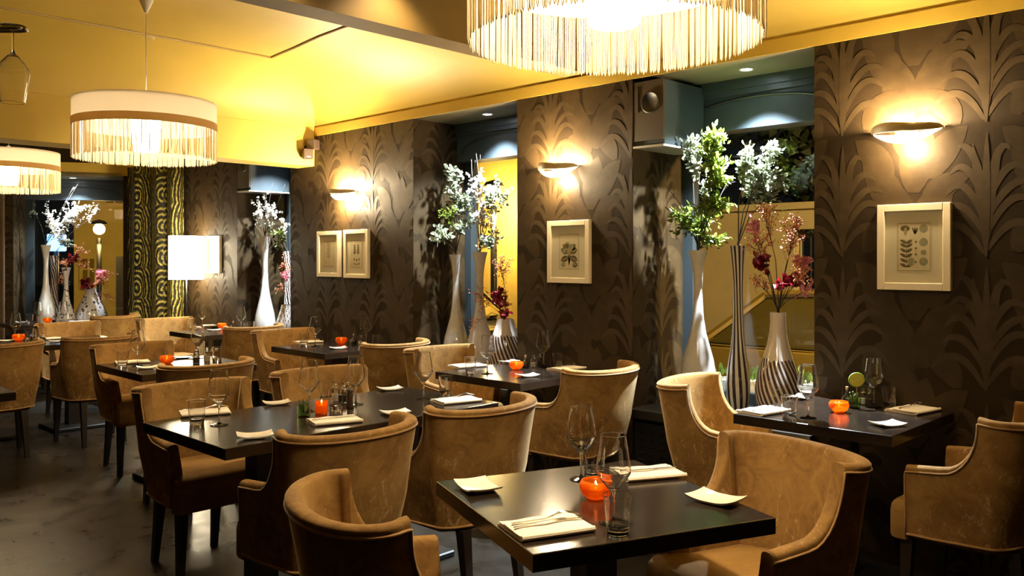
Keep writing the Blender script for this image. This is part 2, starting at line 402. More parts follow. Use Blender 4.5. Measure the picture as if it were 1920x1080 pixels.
# --- floor
mb = MB(); mb.box((-13, -3.2, -.12), (1.8, 4.9, 0)); struct(mb, 'floor', M['floor'])
# --- back and right hand walls of the room (behind the camera)
mb = MB(); mb.box((-13, -3.3, 0), (1.8, -3.2, 3.1)); struct(mb, 'wall_south', M['drape'])
mb = MB(); mb.box((1.6, -3.2, 0), (1.75, 4.2, 3.1)); struct(mb, 'wall_east', M['drape'])
# --- ochre strip above the paper, forming the heads of the window recesses
mb = MB(); mb.box((-6.55, WY-.004, TOP), (1.6, WY, 2.61), 0)
mb.box((-6.55, WY, 2.58), (1.6, WY+.2, 3.1), 0); mb.box((-10.4, WY, 2.58), (-6.82, WY+.2, 2.997), 0)
struct(mb, 'trim_1', M['band'])
# --- ceilings with coved edges
def cove(t, d=.62, h0=2.61, h1=3.0):
    if t >= d: return h1
    return h0+(h1-h0)*math.sqrt(max(0, 1-((d-t)/d)**2))
def ceil(x0, x1, left, name):
    ts = [0, .004, .012, .025, .045, .07, .1, .14, .19, .25, .32, .4, .5, .62]
    ys = [WY-t for t in ts]+[WY-1.2-k*.6 for k in range(11)]+[-3.2]
    xs = ([x0+t for t in ts] if left else [x0])+[x0+(x1-x0)*k/6 for k in range(2 if left else 1, 7)]
    xs = sorted(set(round(x, 4) for x in xs))
    rows = [[(x, y, min(cove(WY-y), cove(x-x0) if left else 9)) for y in ys] for x in xs]
    mb = MB(); mb.grid(rows); mb.box((x0, -3.2, 3.005), (x1, WY, 3.1))
    struct(mb, name, M['ceiling'], True, 40)
ceil(-6.55, -3.6, True, 'ceiling'); ceil(-3.43, 1.6, False, 'ceiling')
mb = MB(); mb.box((-13, -3.2, 2.998), (-6.8, 4.9, 3.1)); struct(mb, 'ceiling', M['ceiling'])
mb = MB(); mb.box((-3.6, -3.2, 2.62), (-3.43, WY-.02, 3.1)); struct(mb, 'ceiling_beam', M['beam'])
# downstand beam at the end of the middle bay, stepped back above the ledge
mb = MB(); mb.rbox((-6.82, -3.2, 2.27), (-6.548, WY-.001, 2.612), .004, 1); mb.box((-6.80, -3.2, 2.6), (-6.56, WY, 3.1)); struct(mb, 'ceiling_beam', M['ceiling'])
# ceiling moulding
mb = MB(); pts = [(-5.95, -3.0, 3.0), (-5.90, 3.40, 3.0)]
mb.tube(pts, .013, 6); pts = [(-5.90, 3.40, 3.0), (-5.5, 3.36, 3.0), (-5.1, 3.31, 3.0), (-4.6, 3.285, 3.0), (-3.6, 3.28, 3.0)]
mb.tube(pts, .013, 6); struct(mb, 'trim_2', M['moulding'], True)
# --- window recesses of the north wall
def recess(n, x0, x1, arch=True):
    mb = MB(); mb.box((x0, WY, TOP), (x1, WT+.1, TOP+.05)); struct(mb, 'ceiling_recess', M['soffit'])
    mb = MB(); mb.box((x0, WY-.05, SILL-.05), (x1, WT, SILL)); mb.box((x0, WY+.04, 0), (x1, WT, SILL-.05)); struct(mb, 'window_sill', M['sill'])
    f = MB()
    hy = 4.655
    f.box((x0, hy, 2.235), (x1, hy+.06, TOP), 0)                      # head panel
    f.box((x0, hy-.03, 2.475), (x1, hy, TOP), 0); f.box((x0, hy-.018, 2.44), (x1, hy, 2.475), 0)
    # arched bead on the head panel
    xc, hw = (x0+x1)/2, (x1-x0)/2-.06
    f.tube([(xc+hw*math.cos(a), hy-.002, 2.295+.125*math.sin(a)) for a in [PI*k/24 for k in range(25)]], .009, 6, 1)
    # window frame: stiles, head, bottom rail
    f.box((x0, 4.74, SILL), (x0+.075, WT, 2.3), 2); f.box((x1-.075, 4.74, SILL), (x1, WT, 2.3), 2)
    f.box((x0, 4.76, SILL), (x1, WT, SILL+.07), 2); f.box((x0, hy+.06, 2.235), (x1, WT, TOP), 2)
    w = struct(f, 'window_%d' % n, [M['header'], M['dark'], M['frame_dark']])
    g = MB(); g.box((x0+.07, 4.785, SILL+.06), (x1-.07, 4.791, 2.24)); g.build('pane', M['pane'], w)
    return w
R1, R2, R3 = (-7.947, -6.946), (-5.167, -4.048), (-3.077, -1.94)
recess(1, *R3); recess(2, *R2); recess(3, *R1)
# grilles under the sills
def grille(x0, x1, label):
    t = thing('radiator_grille', label, 'grille', ((x0+x1)/2, WY, 0)); w = (x1-x0)/2
    b = MB(); b.box((-w, -.012, .03), (w, .035, .47)); b.build('casing', M['dark'], t)
    s = MB()
    for c in range(int(2*w/.075)):
        for r in range(9): s.rbox((-w+.03+c*.075, -.016, .07+r*.042), (-w+.072+c*.075, -.011, .088+r*.042), .002, 1)
    s.build('vent_grille', M['iron'], t)['kind'] = 'stuff'
grille(R3[0]+.02, R3[1]-.02, 'black slotted radiator grille under the sill of the window nearest the right')
# --- loudspeaker cabinets boxed into the recess corners
def speaker_box(x0, lx, label):
    t = thing('speaker_cabinet', label, 'loudspeaker', (x0, WY, 2.125)); w, d, h = lx, .445, .385
    b = MB(); b.rbox((.002, .012, 0), (w, d, h), .004, 1); b.build('cabinet', M['header'], t)
    b = MB(); b.box((.002, 0, 0.03), (w, .0118, h)); b.build('front_panel', M['beam_dark'], t)
    b = MB(); b.lathe([(.0005, .001), (.055, .001), (.057, .005), (.062, .005), (.064, 0)], 32); o = b.build('bass_port', M['black'], t, True); o.rotation_euler = (PI/2, 0, 0); o.location = (w*.56, -.001, h*.66)
    b = MB(); b.box((.012, -.004, h*.52), (.036, 0, h*.9)); b.build('tweeter_strip', M['speaker_grey'], t)
    b = MB(); b.box((-.0, -.004, -.012), (w+.004, d, 0.0)); b.build('base_lip', M['lip'], t)
M['beam_dark'] = mat('speaker_front_paint', (.05,.035,.018), .5); M['lip'] = mat('pale_grey_lip', (.34,.34,.30), .5)
speaker_box(R3[0]+.003, .215, 'large slate loudspeaker box high in the right-hand window recess'); speaker_box(R1[0]+.003, .235, 'slate loudspeaker box high in the narrow window recess beyond the yellow beam')
# --- splayed end wall with its own window
EC = Vector((-10.36, 4.2, 0)); EU = Vector((-.480, -.877, 0)).normalized(); EN = Vector((-.877, .480, 0)).normalized()
ET = Matrix(((EU.x, EN.x, 0, EC.x), (EU.y, EN.y, 0, EC.y), (0, 0, 1, 0), (0, 0, 0, 1)))
def E(u, d, z): return ET @ Vector((u, d, z))
EA, EB, EZ0, EZ1 = .17, 1.335, .55, 2.42
mb = MB()
mb.box((-.3, 0, 0), (EA, .62, 2.997), 0, ET); mb.box((EB, 0, 0), (4.6, .62, 2.997), 0, ET); mb.box((EA, 0, EZ1+.05), (EB, .62, 2.997), 0, ET)
paper_face(mb, lambda u, z, o: E(EB-o, u, z), .0, .62, EZ0, EZ1, .22, 2.06); paper_face(mb, lambda u, z, o: E(u, -o, z), EB, 2.6, .02, EZ1, .2, 2.06)
struct(mb, 'wall_west', [M['paper'], M['leafA'], M['leafB']])
mb = MB(); mb.box((-.2, -.02, EZ1+.02), (4.6, .0, 2.58), 0, ET); struct(mb, 'trim_3', M['band'])
mb = MB(); mb.box((EA, -.02, EZ1), (EB, .7, EZ1+.05), 0, ET); struct(mb, 'ceiling_recess', M['soffit'])
mb = MB(); mb.box((EA, -.05, EZ0-.05), (EB, .62, EZ0), 0, ET); mb.box((EA, .05, 0), (EB, .62, EZ0-.05), 0, ET); struct(mb, 'window_sill', M['sill'])
f = MB(); f.box((EA, .45, 2.17), (EB, .51, EZ1), 0, ET); f.box((EA, .42, 2.37), (EB, .45, EZ1), 0, ET)
xc, hw = (EA+EB)/2, (EB-EA)/2-.1
f.tube([E(xc+hw*math.cos(a), .448, 2.235+.09*math.sin(a)) for a in [PI*k/24 for k in range(25)]], .008, 6, 1)
f.box((EA, .54, EZ0), (EA+.06, .62, 2.3), 2, ET); f.box((EB-.09, .54, EZ0), (EB, .62, 2.3), 2, ET); f.box((EA, .56, EZ0), (EB, .62, EZ0+.06), 2, ET)
f.box((EA, .51, 2.17), (EB, .62, EZ1), 2, ET)
w = struct(f, 'window_4', [M['header'], M['dark'], M['frame_dark']]); g = MB(); g.box((EA+.05, .585, EZ0+.05), (EB-.08, .591, 2.18), 0, ET); g.build('pane', M['pane'], w)
# --- curtains
def curtain(name, label, P, U, width, z0, z1, folds, amp, m, back=False):
    rows = []; n, k = 90, 14; uvs = []
    for j in range(k+1):
        z = z0+(z1-z0)*j/k; r = []
        for i in range(n+1):
            s = i/n; a = amp*(1-.25*j/k)*(math.sin(s*folds*2*PI+.4*math.sin(3*s*PI))+.35*math.sin(s*folds*4.7*PI+1))
            r.append((P[0]+U[0]*s*width-U[1]*a, P[1]+U[1]*s*width+U[0]*a, z)); uvs.append((s*width*1.25, z))
        rows.append(r)
    mb = MB(); mb.grid(rows)
    o = mb.build(name, m, smooth=True)
    uv = o.data.uv_layers.new(name='uv')
    for l in o.data.loops: uv.data[l.index].uv = uvs[l.vertex_index]
    s = o.modifiers.new('thickness', 'SOLIDIFY'); s.thickness = .004
    return tag(o, label, 'curtain')
curtain('damask_curtain', 'black and gold scalloped curtain hanging between the end window and the floor lamp', (-10.02, 3.93), (.987, .163), 1.06, .02, 2.5, 3.2, .035, M['damask'])
p = E(1.40, -.09, 0); curtain('brown_curtain', 'plain brown curtain cut off by the left edge beside the end window', p, (EU.x, EU.y), .6, .02, 2.38, 4, .025, M['drape'])
# ================================================================== CHAIRS
def chair_proto():
    root = thing('tub_chair', '', 'chair')
    ZB, ZA, H0 = .845, .645, .355                     # back top, arm top, shell bottom
    # plan of the outer face: straight arms, superelliptic back
    def plan(u):                                      # u in [-1, 1]; 0 at the back centre
        a = abs(u); sg = 1 if u >= 0 else -1
        if a < .62:
            t = a/.62*PI/2; n = 2.0
            return Vector((-.02-.128*abs(math.cos(t))**(2/n), sg*.258*abs(math.sin(t))**(2/n)))
        return Vector((-.02+(a-.62)/.38*.285, sg*.258))
    def top(u):
        x = plan(u).x; a = abs(u)
        if a < .62 or x <= .0: return ZB+.012*(a/.65)**2
        if x < .135: q = (.135-x)/.135; return ZA+(ZB+.012-ZA)*(1-math.sqrt(max(0, 1-q*q)))
        return ZA-.012*(x-.135)/.13
    us = []
    for k in range(25): us.append(.62*k/24)
    xs = [-.012, -.004, 0.0, .0006, .0025, .006, .012, .022, .036, .054, .076, .102, .135, .17, .21, .245, .262]
    us += [.62+.38*(x+.02)/.285 for x in xs]
    us = [-u for u in reversed(us[1:])]+us
    us.sort()
    def normal(u):
        e = .004; d = plan(min(1, u+e))-plan(max(-1, u-e)); n = Vector((d.y, -d.x)); n.normalize()
        c = plan(u)-Vector((.02, 0))
        return n if n.dot(c) > 0 else -n
    def outer(u, z):
        p = plan(u); n = normal(u); a = abs(u)
        fl = .060*max(0, (z-.40)/.45)**1.4*max(0, 1-(a/.66)**3)-.030*max(0, (.55-z)/.2)*(1 if a < .62 else max(.25, 1-(a-.62)/.3))
        side = .012*max(0, (z-.4)/.45)
        return Vector((p.x+n.x*(fl+side), p.y+n.y*(fl+side), z)), n
    T = .050
    rows, pip = [], []
    for u in us:
        zt = top(u); r = []
        zs = [H0+.004+(zt-.03-H0)*k/7 for k in range(8)]
        ol = [outer(u, z) for z in zs]; r += [q for q, n in ol]
        q, n = outer(u, zt); n3 = Vector((n.x, n.y, 0)); pip.append((outer(u, zt-.024)[0]+n3*.002))
        for k in range(1, 8):
            a = PI*k/8; r.append(Vector((q.x, q.y, zt-.020))-n3*(T/2-T/2*math.copysign(abs(math.cos(a))**.8, math.cos(a)))+Vector((0, 0, .020*math.sin(a)**.8)))
        for k in range(6):
            z = zt-.03-(zt-.03-.38)*k/5; qq, _ = outer(u, z); r.append(qq-n3*(T+.012*math.sin(PI*k/5)))
        rows.append(r)
    mb = MB(); mb.grid(rows, 0, close=True)
    n = len(rows[0])
    mb.f.append(tuple(range(n-1, -1, -1))); mb.m.append(0); mb.f.append(tuple((len(rows)-1)*n+j for j in range(n))); mb.m.append(0)
    o = mb.build('shell', M['velvet'], root, True, 60)
    # piping along the rim, the arm fronts and the lower edge
    mb = MB()
    end = lambda u: [outer(u, z)[0]+Vector((.003, 0, 0)) for z in (.60, .52, .44, H0+.01)]
    mb.tube([*reversed(end(us[0])), *pip, *end(us[-1])], .0042, 6)
    mb.tube([outer(u, H0+.006)[0]+Vector((normal(u).x, normal(u).y, 0))*.001 for u in us], .0055, 6)
    mb.build('piping', M['piping'], root, True)
    # seat: T-shaped cushion over an upholstered front rail
    mb = MB(); bm = bmesh.new()
    out = [(-.085,-.12),(-.085,.12),(-.02,.205),(.258,.212),(.268,.25),(.31,.25),(.33,.235),(.33,-.235),(.31,-.25),(.268,-.25),(.258,-.212),(-.02,-.205)]
    rings = []
    for z, s in ((.335, .985), (.35, 1), (.44, 1.0), (.468, .985), (.482, .95), (.492, .86), (.497, .6), (.499, .25)):
        rings.append([(.07+(x-.07)*s, y*s, z) for x, y in out])
    mb.grid(rings, 0, close=True); k = len(out); b0 = len(mb.v)-k
    mb.f.append(tuple(range(b0, b0+k))); mb.m.append(0); mb.f.append(tuple(range(k-1, -1, -1))); mb.m.append(0); bm.free()
    o = mb.build('seat', M['velvet_plain'], root, True, 50)
    for x, y, dx, dy in ((.27,.205,.012,.012), (.27,-.205,.012,-.012), (-.09,.14,-.05,.01), (-.09,-.14,-.05,-.01)):
        mb = MB(); rows = [[(x+dx*(1-t)+sx*s, y+dy*(1-t)+sy*s, .345*t) for sx, sy in ((-1,-1),(1,-1),(1,1),(-1,1))] for t, s in ((0, .014), (.5, .018), (1, .023))]
        mb.grid(rows, 0, close=True); mb.f += [(3,2,1,0), (8,9,10,11)]; mb.m += [0, 0]
        mb.build('leg', M['leg'], root)
    return root
CH = Proto(chair_proto(), 'chair', 'velvet tub chairs')
CH_SPOTS = [
 (-2.28,3.71,14,   'velvet tub chair whitened by window light beside the striped vases'),
 (-.98,3.76,180, 'tan velvet tub chair cut by the right edge, below the large framed print'),
 (-4.36,3.82,0,   'tan velvet tub chair left of the table under the single print in the middle'),
 (-3.05,3.785,180, 'velvet tub chair, back turned, right of the table under the single middle print'),
 (-6.42,3.84,0,   'tan velvet tub chair left of the table under the pair of prints'),
 (-5.00,3.86,180, 'velvet tub chair, back turned, right of the table under the pair of prints'),
 (-8.52,3.74,0,   'tan velvet tub chair standing under the glowing floor lamp shade'),
 (-7.10,3.89,180, 'tan velvet tub chair seen from behind in front of the narrow window recess'),
 (-3.94,1.88,0,   'tan velvet tub chair behind the long table, at its near left end by the aisle'),
 (-3.95,2.60,0,   'tan velvet tub chair behind the middle of the long table'),
 (-2.65,1.81,180, 'velvet tub chair with pale worn back, left of two in front of the long table'),
 (-2.66,2.49,180, 'velvet tub chair, back turned, right of two in front of the long table'),
 (-6.12,2.46,0,   'tan velvet tub chair behind the table with the white lit patch'),
 (-4.82,2.33,180, 'velvet tub chair, back turned, before the table with the white lit patch'),
 (-7.00,1.83,180, 'tan velvet tub chair seen from behind at the left edge of the photo'),
 (-7.05,2.54,180, 'tan velvet tub chair with blotched back, second from the left edge'),
 (-8.58,2.84,0,   'tan velvet tub chair facing the camera in front of the table by the end window'),
 (-9.48,3.56,200, 'tan velvet tub chair beside the damask curtain near the end window'),
 (-1.78,1.32,70.9,'nearest velvet tub chair, left of the square front table'),
 (-1.29,2.52,250.9,'brightly lit velvet tub chair facing the camera, right of the square front table'),
]
for x, y, a, lab in CH_SPOTS: CH.put((x, y, 0), math.radians(a), lab)
# ================================================================== TABLES
def table(label, cx, cy, w, d, rz=0, plate=None, group='dark dining tables'):
    t = thing('dining_table', label, 'table', (cx, cy, 0), rz, group)
    mb = MB(); mb.rbox((-w/2, -d/2, .705), (w/2, d/2, .75), .003, 2); mb.build('table_top', M['wood'], t)
    nleg = 2 if d > 1.2 else 1
    for k in range(nleg):
        oy = 0 if nleg == 1 else (-d/4 if k == 0 else d/4)
        mb = MB(); mb.box((-.05, oy-.05, .03), (.05, oy+.05, .69)); mb.build('pedestal', M['leg'], t)
        mb = MB(); mb.rbox((-.21, oy-.21, 0), (.21, oy+.21, .03), .006, 1); mb.build('base_plate', M['iron'], t)
        mb = MB(); mb.rbox((-.15, oy-.035, .69), (.15, oy+.035, .704), .003, 1); mb.build('mounting_plate', M['chrome'], t)
    return t
FG_A = math.atan2(-.30, .70)      # the front table stands askew
fc = Vector((-1.5725, 1.9515))
table('square dark dining table at the front, askew to the others', fc.x, fc.y, .725, .725, math.radians(-22.3))
table('dark dining table under the large framed print on the right', -1.625, 3.82, .70, .735)
table('dark dining table under the single print on the middle wall', -3.67, 3.82, .73, .735)
table('dark dining table under the pair of framed prints', -5.75, 3.86, .76, .66)
table('dark dining table beside the glowing floor lamp', -7.76, 3.88, .70, .60)
table('long dark dining table in the middle of the room set for four', -3.315, 2.22, .73, 1.42)
table('dark dining table with a bright white lit patch behind the long table', -5.55, 2.50, .73, .76)
table('dark dining table at the far left with an orange candle dish', -7.86, 2.30, .70, 1.30)
table('farthest dark dining table in front of the splayed end window', -10.22, 3.15, .62, .80)
table('dark table corner at the left edge of the photo', -5.36, 1.0, .73, .78)
TZ = .75
# ================================================================== TABLEWARE
def wine_proto():
    r = thing('wine_glass', '', 'wine glass')
    out = [(.0002,.0), (.036,.0), (.0375,.0012), (.034,.003), (.012,.0055), (.0055,.011), (.0038,.020), (.0035,.05), (.004,.074), (.007,.083), (.018,.094), (.034,.114), (.0455,.131), (.0475,.137), (.0468,.145), (.043,.172), (.0375,.205), (.0335,.234)]
    inn = [(.0325,.2345), (.0322,.233), (.0362,.205), (.0417,.172), (.0455,.145), (.0461,.138), (.0442,.1325), (.033,.1162), (.017,.0975), (.006,.0885), (.0002,.0868)]
    mb = MB(); mb.lathe(dense(out+inn), 40); mb.build('glass_body', M['glass'], r, True); return r
def tumbler_proto():
    r = thing('water_tumbler', '', 'tumbler')
    mb = MB(); mb.lathe(dense([(.0002,0), (.026,0), (.0285,.002), (.030,.02), (.037,.098), (.0365,.099), (.0355,.098), (.0288,.024), (.0268,.0215), (.0002,.019)]), 36); mb.build('glass_body', M['glass'], r, True); return r
def candle_proto():
    r = thing('candle_bowl', '', 'candle')
    mb = MB(); mb.lathe([(.0002,0), (.020,0), (.024,.002), (.038,.014), (.0455,.030), (.0445,.042), (.0385,.052), (.0365,.052), (.0425,.041), (.0432,.031), (.036,.017), (.022,.006), (.0002,.005)], 32); mb.build('amber_bowl', M['amber'], r, True)
    mb = MB(); mb.lathe([(.0002,.006), (.0195,.006), (.0195,.026), (.0002,.024)], 20); w = mb.build('tea_light', M['wax'], r, True, 40)
    mb = MB(); mb.lathe([(.0003,.026), (.0035,.031), (.0042,.036), (.0024,.044), (.0003,.050)], 10); mb.build('flame', M['flame'], w, True)
    return r
def plate_proto():
    r = thing('side_dish', '', 'dish'); rows = []; w, d, t = .062, .046, .005
    def h(x, y): return .006+.0085*abs(x/w)**2.6+.003*abs(y/d)**2
    mb = MB(); n, k = 17, 11
    topv = [[(-w+2*w*i/(n-1), -d+2*d*j/(k-1), h(-w+2*w*i/(n-1), -d+2*d*j/(k-1))) for j in range(k)] for i in range(n)]
    bot = [[(x*.97, y*.97, max(0, z-t)) for x, y, z in row] for row in topv]
    mb.grid(topv); o0 = len(mb.v); mb.grid(bot)
    rim = [(i, 0) for i in range(n)]+[(n-1, j) for j in range(1, k)]+[(i, k-1) for i in range(n-2, -1, -1)]+[(0, j) for j in range(k-2, 0, -1)]
    for a, b in zip(rim, rim[1:]+rim[:1]):
        mb.f.append((a[0]*k+a[1], b[0]*k+b[1], o0+b[0]*k+b[1], o0+a[0]*k+a[1])); mb.m.append(0)
    mb.build('dish_body', M['china'], r, True, 50)
    mb = MB(); mb.rbox((-.03, -.022, 0), (.03, .022, .004), .0015, 1); mb.build('foot', M['china'], r)
    return r
def napkin_proto():
    r = thing('folded_napkin', '', 'napkin'); mb = MB()
    rnd = random.Random(5)
    def slab(x0, x1, y0, y1, z0, z1, sag=.0):
        n, k = 13, 9; rows = []
        for i in range(n):
            row = []
            for j in range(k):
                x = x0+(x1-x0)*i/(n-1); y = y0+(y1-y0)*j/(k-1); e = min(i, n-1-i, j, k-1-j)
                row.append((x, y, z1-(.0022 if e == 0 else 0)+.0012*math.sin(x*60+y*31)))
            rows.append(row)
        o = len(mb.v); mb.grid(rows); o2 = len(mb.v); mb.grid([[(x, y, z0) for x, y, z in row] for row in rows])
        rim = [(i, 0) for i in range(n)]+[(n-1, j) for j in range(1, k)]+[(i, k-1) for i in range(n-2, -1, -1)]+[(0, j) for j in range(k-2, 0, -1)]
        for a, b in zip(rim, rim[1:]+rim[:1]): mb.f.append((o+a[0]*k+a[1], o+b[0]*k+b[1], o2+b[0]*k+b[1], o2+a[0]*k+a[1])); mb.m.append(0)
    slab(-.105, .105, -.072, .075, .0005, .006); slab(-.104, .106, -.075, .070, .0062, .0115); slab(-.106, .10, -.078, .035, .0117, .0165)
    mb.tube([(-.105, -.0775, .009), (0, -.079, .009), (.100, -.0775, .009)], .0075, 8)
    mb.build('cloth', M['napkin'], r, True, 40)
    return r
def fork_proto():
    r = thing('dinner_fork', '', 'fork'); mb = MB()
    c = [(-.095, .0045), (-.05, .0035), (0, .0028), (.03, .003), (.042, .0085), (.055, .0105), (.066, .0100)]
    zz = lambda x: .002+(.012*math.sin(max(0, (x-.01))/.09*PI) if x > .01 else 0)
    rows = [[(x, s*w, zz(x)+q) for s, q in ((-1, 0), (1, 0), (1, .0018), (-1, .0018))] for x, w in c]
    mb.grid(rows, 0, close=True); mb.f.append((0, 1, 2, 3)); mb.m.append(0)
    for y in (-.0085, -.0028, .0028, .0085):
        mb.tube([(.064, y, zz(.064)+.001), (.085, y, zz(.085)+.0005), (.105, y*.92, .004)], [.0017, .0014, .0007], 5)
    mb.build('fork_body', M['chrome'], r, True, 50); return r
def knife_proto():
    r = thing('dinner_knife', '', 'knife'); mb = MB()
    rows = [[(x, y0, z), (x, y1, z), (x, y1, z+t), (x, y0, z+t)] for x, y0, y1, z, t in ((-.10,-.0045,.0045,0,.003), (-.05,-.0045,.0045,0,.0035), (.005,-.0035,.0035,0,.0035), (.015,-.004,.006,.0004,.002), (.07,-.004,.0065,.0004,.0014), (.10,-.003,.003,.0004,.001))]
    mb.grid(rows, 0, close=True); mb.f += [(0,1,2,3), (23,22,21,20)]; mb.m += [0, 0]
    mb.build('knife_body', M['chrome'], r, True, 50); return r
def oil_proto():
    r = thing('oil_flask', '', 'cruet')
    mb = MB(); mb.lathe([(.0002,0), (.022,0), (.029,.010), (.030,.024), (.024,.040), (.010,.048), (.0075,.056), (.0075,.074), (.009,.076), (.0062,.076), (.006,.056), (.0085,.047), (.0225,.038), (.028,.024), (.027,.012), (.020,.003), (.0002,.003)], 24); mb.build('flask', M['glass'], r, True)
    mb = MB(); mb.lathe([(.0002,.0035), (.020,.0035), (.0266,.012), (.0275,.022), (.024,.034), (.0002,.034)], 20); mb.build('vinegar', M['oil'], r, True)
    mb = MB(); mb.lathe([(.0002,.068), (.0055,.068), (.0068,.092), (.0002,.093)], 12); mb.build('cork', M['cork'], r, True, 40)
    return r
def shaker_proto(fill, name):
    r = thing(name, '', 'cruet')
    mb = MB(); mb.lathe([(.0002,0), (.017,0), (.019,.003), (.019,.045), (.014,.055), (.013,.060), (.0118,.060), (.0128,.054), (.0172,.044), (.0172,.004), (.0002,.003)], 20); mb.build('jar', M['glass'], r, True, 50)
    mb = MB(); mb.lathe([(.0002,.0035), (.0165,.0035), (.0165,.034), (.0002,.036)], 18); mb.build('filling', fill, r, True, 40)
    mb = MB(); mb.lathe([(.0002,.0601), (.0145,.0601), (.0145,.066), (.008,.070), (.0002,.0705)], 16); mb.ball((0, 0, .0785), .0095, 0, 8); mb.build('stopper', M['glass'], r, True)
    return r
def mill_proto():
    r = thing('pepper_mill', '', 'pepper mill'); mb = MB()
    mb.lathe([(.0002,0), (.019,0), (.020,.006), (.015,.02), (.013,.045), (.017,.062), (.012,.067), (.016,.078), (.012,.090), (.0002,.092)], 20); mb.build('mill_body', M['pepper'], r, True)
    mb = MB(); mb.lathe([(.0002,.092), (.004,.092), (.006,.096), (.004,.101), (.0002,.102)], 12); mb.build('knob', M['chrome'], r, True); return r
def votive_proto():
    r = thing('votive_glass', '', 'candle'); mb = MB()
    mb.lathe([(.0002,0), (.026,0), (.028,.003), (.0285,.058), (.0265,.058), (.026,.006), (.0002,.006)], 24); mb.build('amber_cup', M['amber'], r, True, 50)
    mb = MB(); mb.lathe([(.0002,.0065), (.0245,.0065), (.0245,.040), (.0002,.038)], 20); w = mb.build('wax', M['wax'], r, True, 50)
    mb = MB(); mb.lathe([(.0003,.040), (.0035,.045), (.0042,.050), (.0024,.058), (.0003,.064)], 10); mb.build('flame', M['flame'], w, True); return r
def olive_proto():
    r = thing('herb_glass', '', 'glass of herbs'); mb = MB()
    mb.lathe([(.0002,0), (.022,0), (.027,.003), (.029,.05), (.0275,.05), (.0255,.005), (.0002,.005)], 24); mb.build('glass_body', M['green_glass'], r, True, 50)
    mb = MB(); rnd = random.Random(4)
    for k in range(16):
        a = rnd.uniform(0, 6.28); q = rnd.uniform(.004, .02); b = Vector((q*math.cos(a), q*math.sin(a), .02)); tip = b+Vector((.35*q*math.cos(a), .35*q*math.sin(a), rnd.uniform(.03, .055)))
        mb.tube([b, tip], .0012, 4); mb.ball(tip, .0045, 0, 5)
    mb.build('sprigs', M['leaf_green'], r, True); return r
G = 'table settings'
WG = Proto(wine_proto(), 'wine glass', 'stemmed wine glasses on the tables'); TB = Proto(tumbler_proto(), 'tumbler', 'water tumblers on the tables')
CB = Proto(candle_proto(), 'candle', 'amber candle bowls on the tables'); SD = Proto(plate_proto(), 'dish', 'cream side dishes on the tables')
NK = Proto(napkin_proto(), 'napkin', 'folded napkins on the tables'); FK = Proto(fork_proto(), 'fork', 'forks on the napkins'); KN = Proto(knife_proto(), 'knife', 'knives on the napkins')
OF = Proto(oil_proto(), 'cruet', 'corked oil flasks'); SS = Proto(shaker_proto(M['salt'], 'salt_jar'), 'salt jar', 'salt jars'); PJ = Proto(shaker_proto(M['pepper'], 'pepper_jar'), 'pepper jar', 'pepper jars')
PM = Proto(mill_proto(), 'pepper mill', None); VG = Proto(votive_proto(), 'candle', None); HG = Proto(olive_proto(), 'glass of herbs', 'glasses of herbs')
def at(x, y, z=TZ):
    p = on_z(x, y, z)
    if p.y > 4.11 and p.x > -9: p = on_y(x, y, 4.11); p.z = z     # keep it on the table, short of the wall
    return p
TN = {'F': 'square front table', '1': 'table under the large print', '2': 'table under the single middle print', '3': 'table under the pair of prints', '4': 'table by the floor lamp',
      'M': 'long table', 'B': 'table behind the long table', 'L': 'far left table', 'E': 'table by the end window'}
def wine(px, py, lab, s=1): WG.put(at(px, py), random.uniform(0, 6), lab, s)
def tumb(px, py, lab, s=1): TB.put(at(px, py), random.uniform(0, 6), lab, s)
def cand(px, py, lab, s=1): CB.put(at(px, py), 0, lab, s)
def dish(px, py, lab, a=0, s=1): return SD.put(at(px, py), math.radians(a), lab, s)
def nap(px, py, lab, a=0, cut='fk', s=1):
    p = at(px, py); NK.put(p, math.radians(a), 'folded cream napkin '+lab.replace('at the ','at '), s)
    c, q = math.cos(math.radians(a)), math.sin(math.radians(a))
    def on(dx, dy): return (p.x+(c*dx-q*dy)*s, p.y+(q*dx+c*dy)*s, TZ+.0188*s)
    if 'k' in cut: KN.put(on(0, -.018), math.radians(a+2), 'steel knife on the napkin '+lab.replace('at the ','at '), s)
    if 'f' in cut: FK.put(on(.0, .008), math.radians(a+1), 'steel fork on the napkin '+lab.replace('at the ','at '), s)
# front table (turned -22 degrees)
TA = -22.3
nap(1024, 990, 'at the near left corner of the square front table', 68)
nap(1213, 889, 'at the back right of the square front table', 62, 'k')
wine(1090, 899, 'back wine glass of the pair on the square front table'); wine(1150, 980, 'front wine glass behind the tumbler on the square front table')
tumb(1158, 1000, 'water tumbler at the near edge of the square front table'); tumb(1112, 889, 'water tumbler behind the candle on the square front table')
cand(1117, 935, 'round amber candle bowl glowing on the square front table', 1.06)
dish(896, 917, 'cream side dish at the left corner of the square front table', -22, 1.15); dish(1342, 940, 'cream side dish at the right corner of the square front table', 0, 1.15)
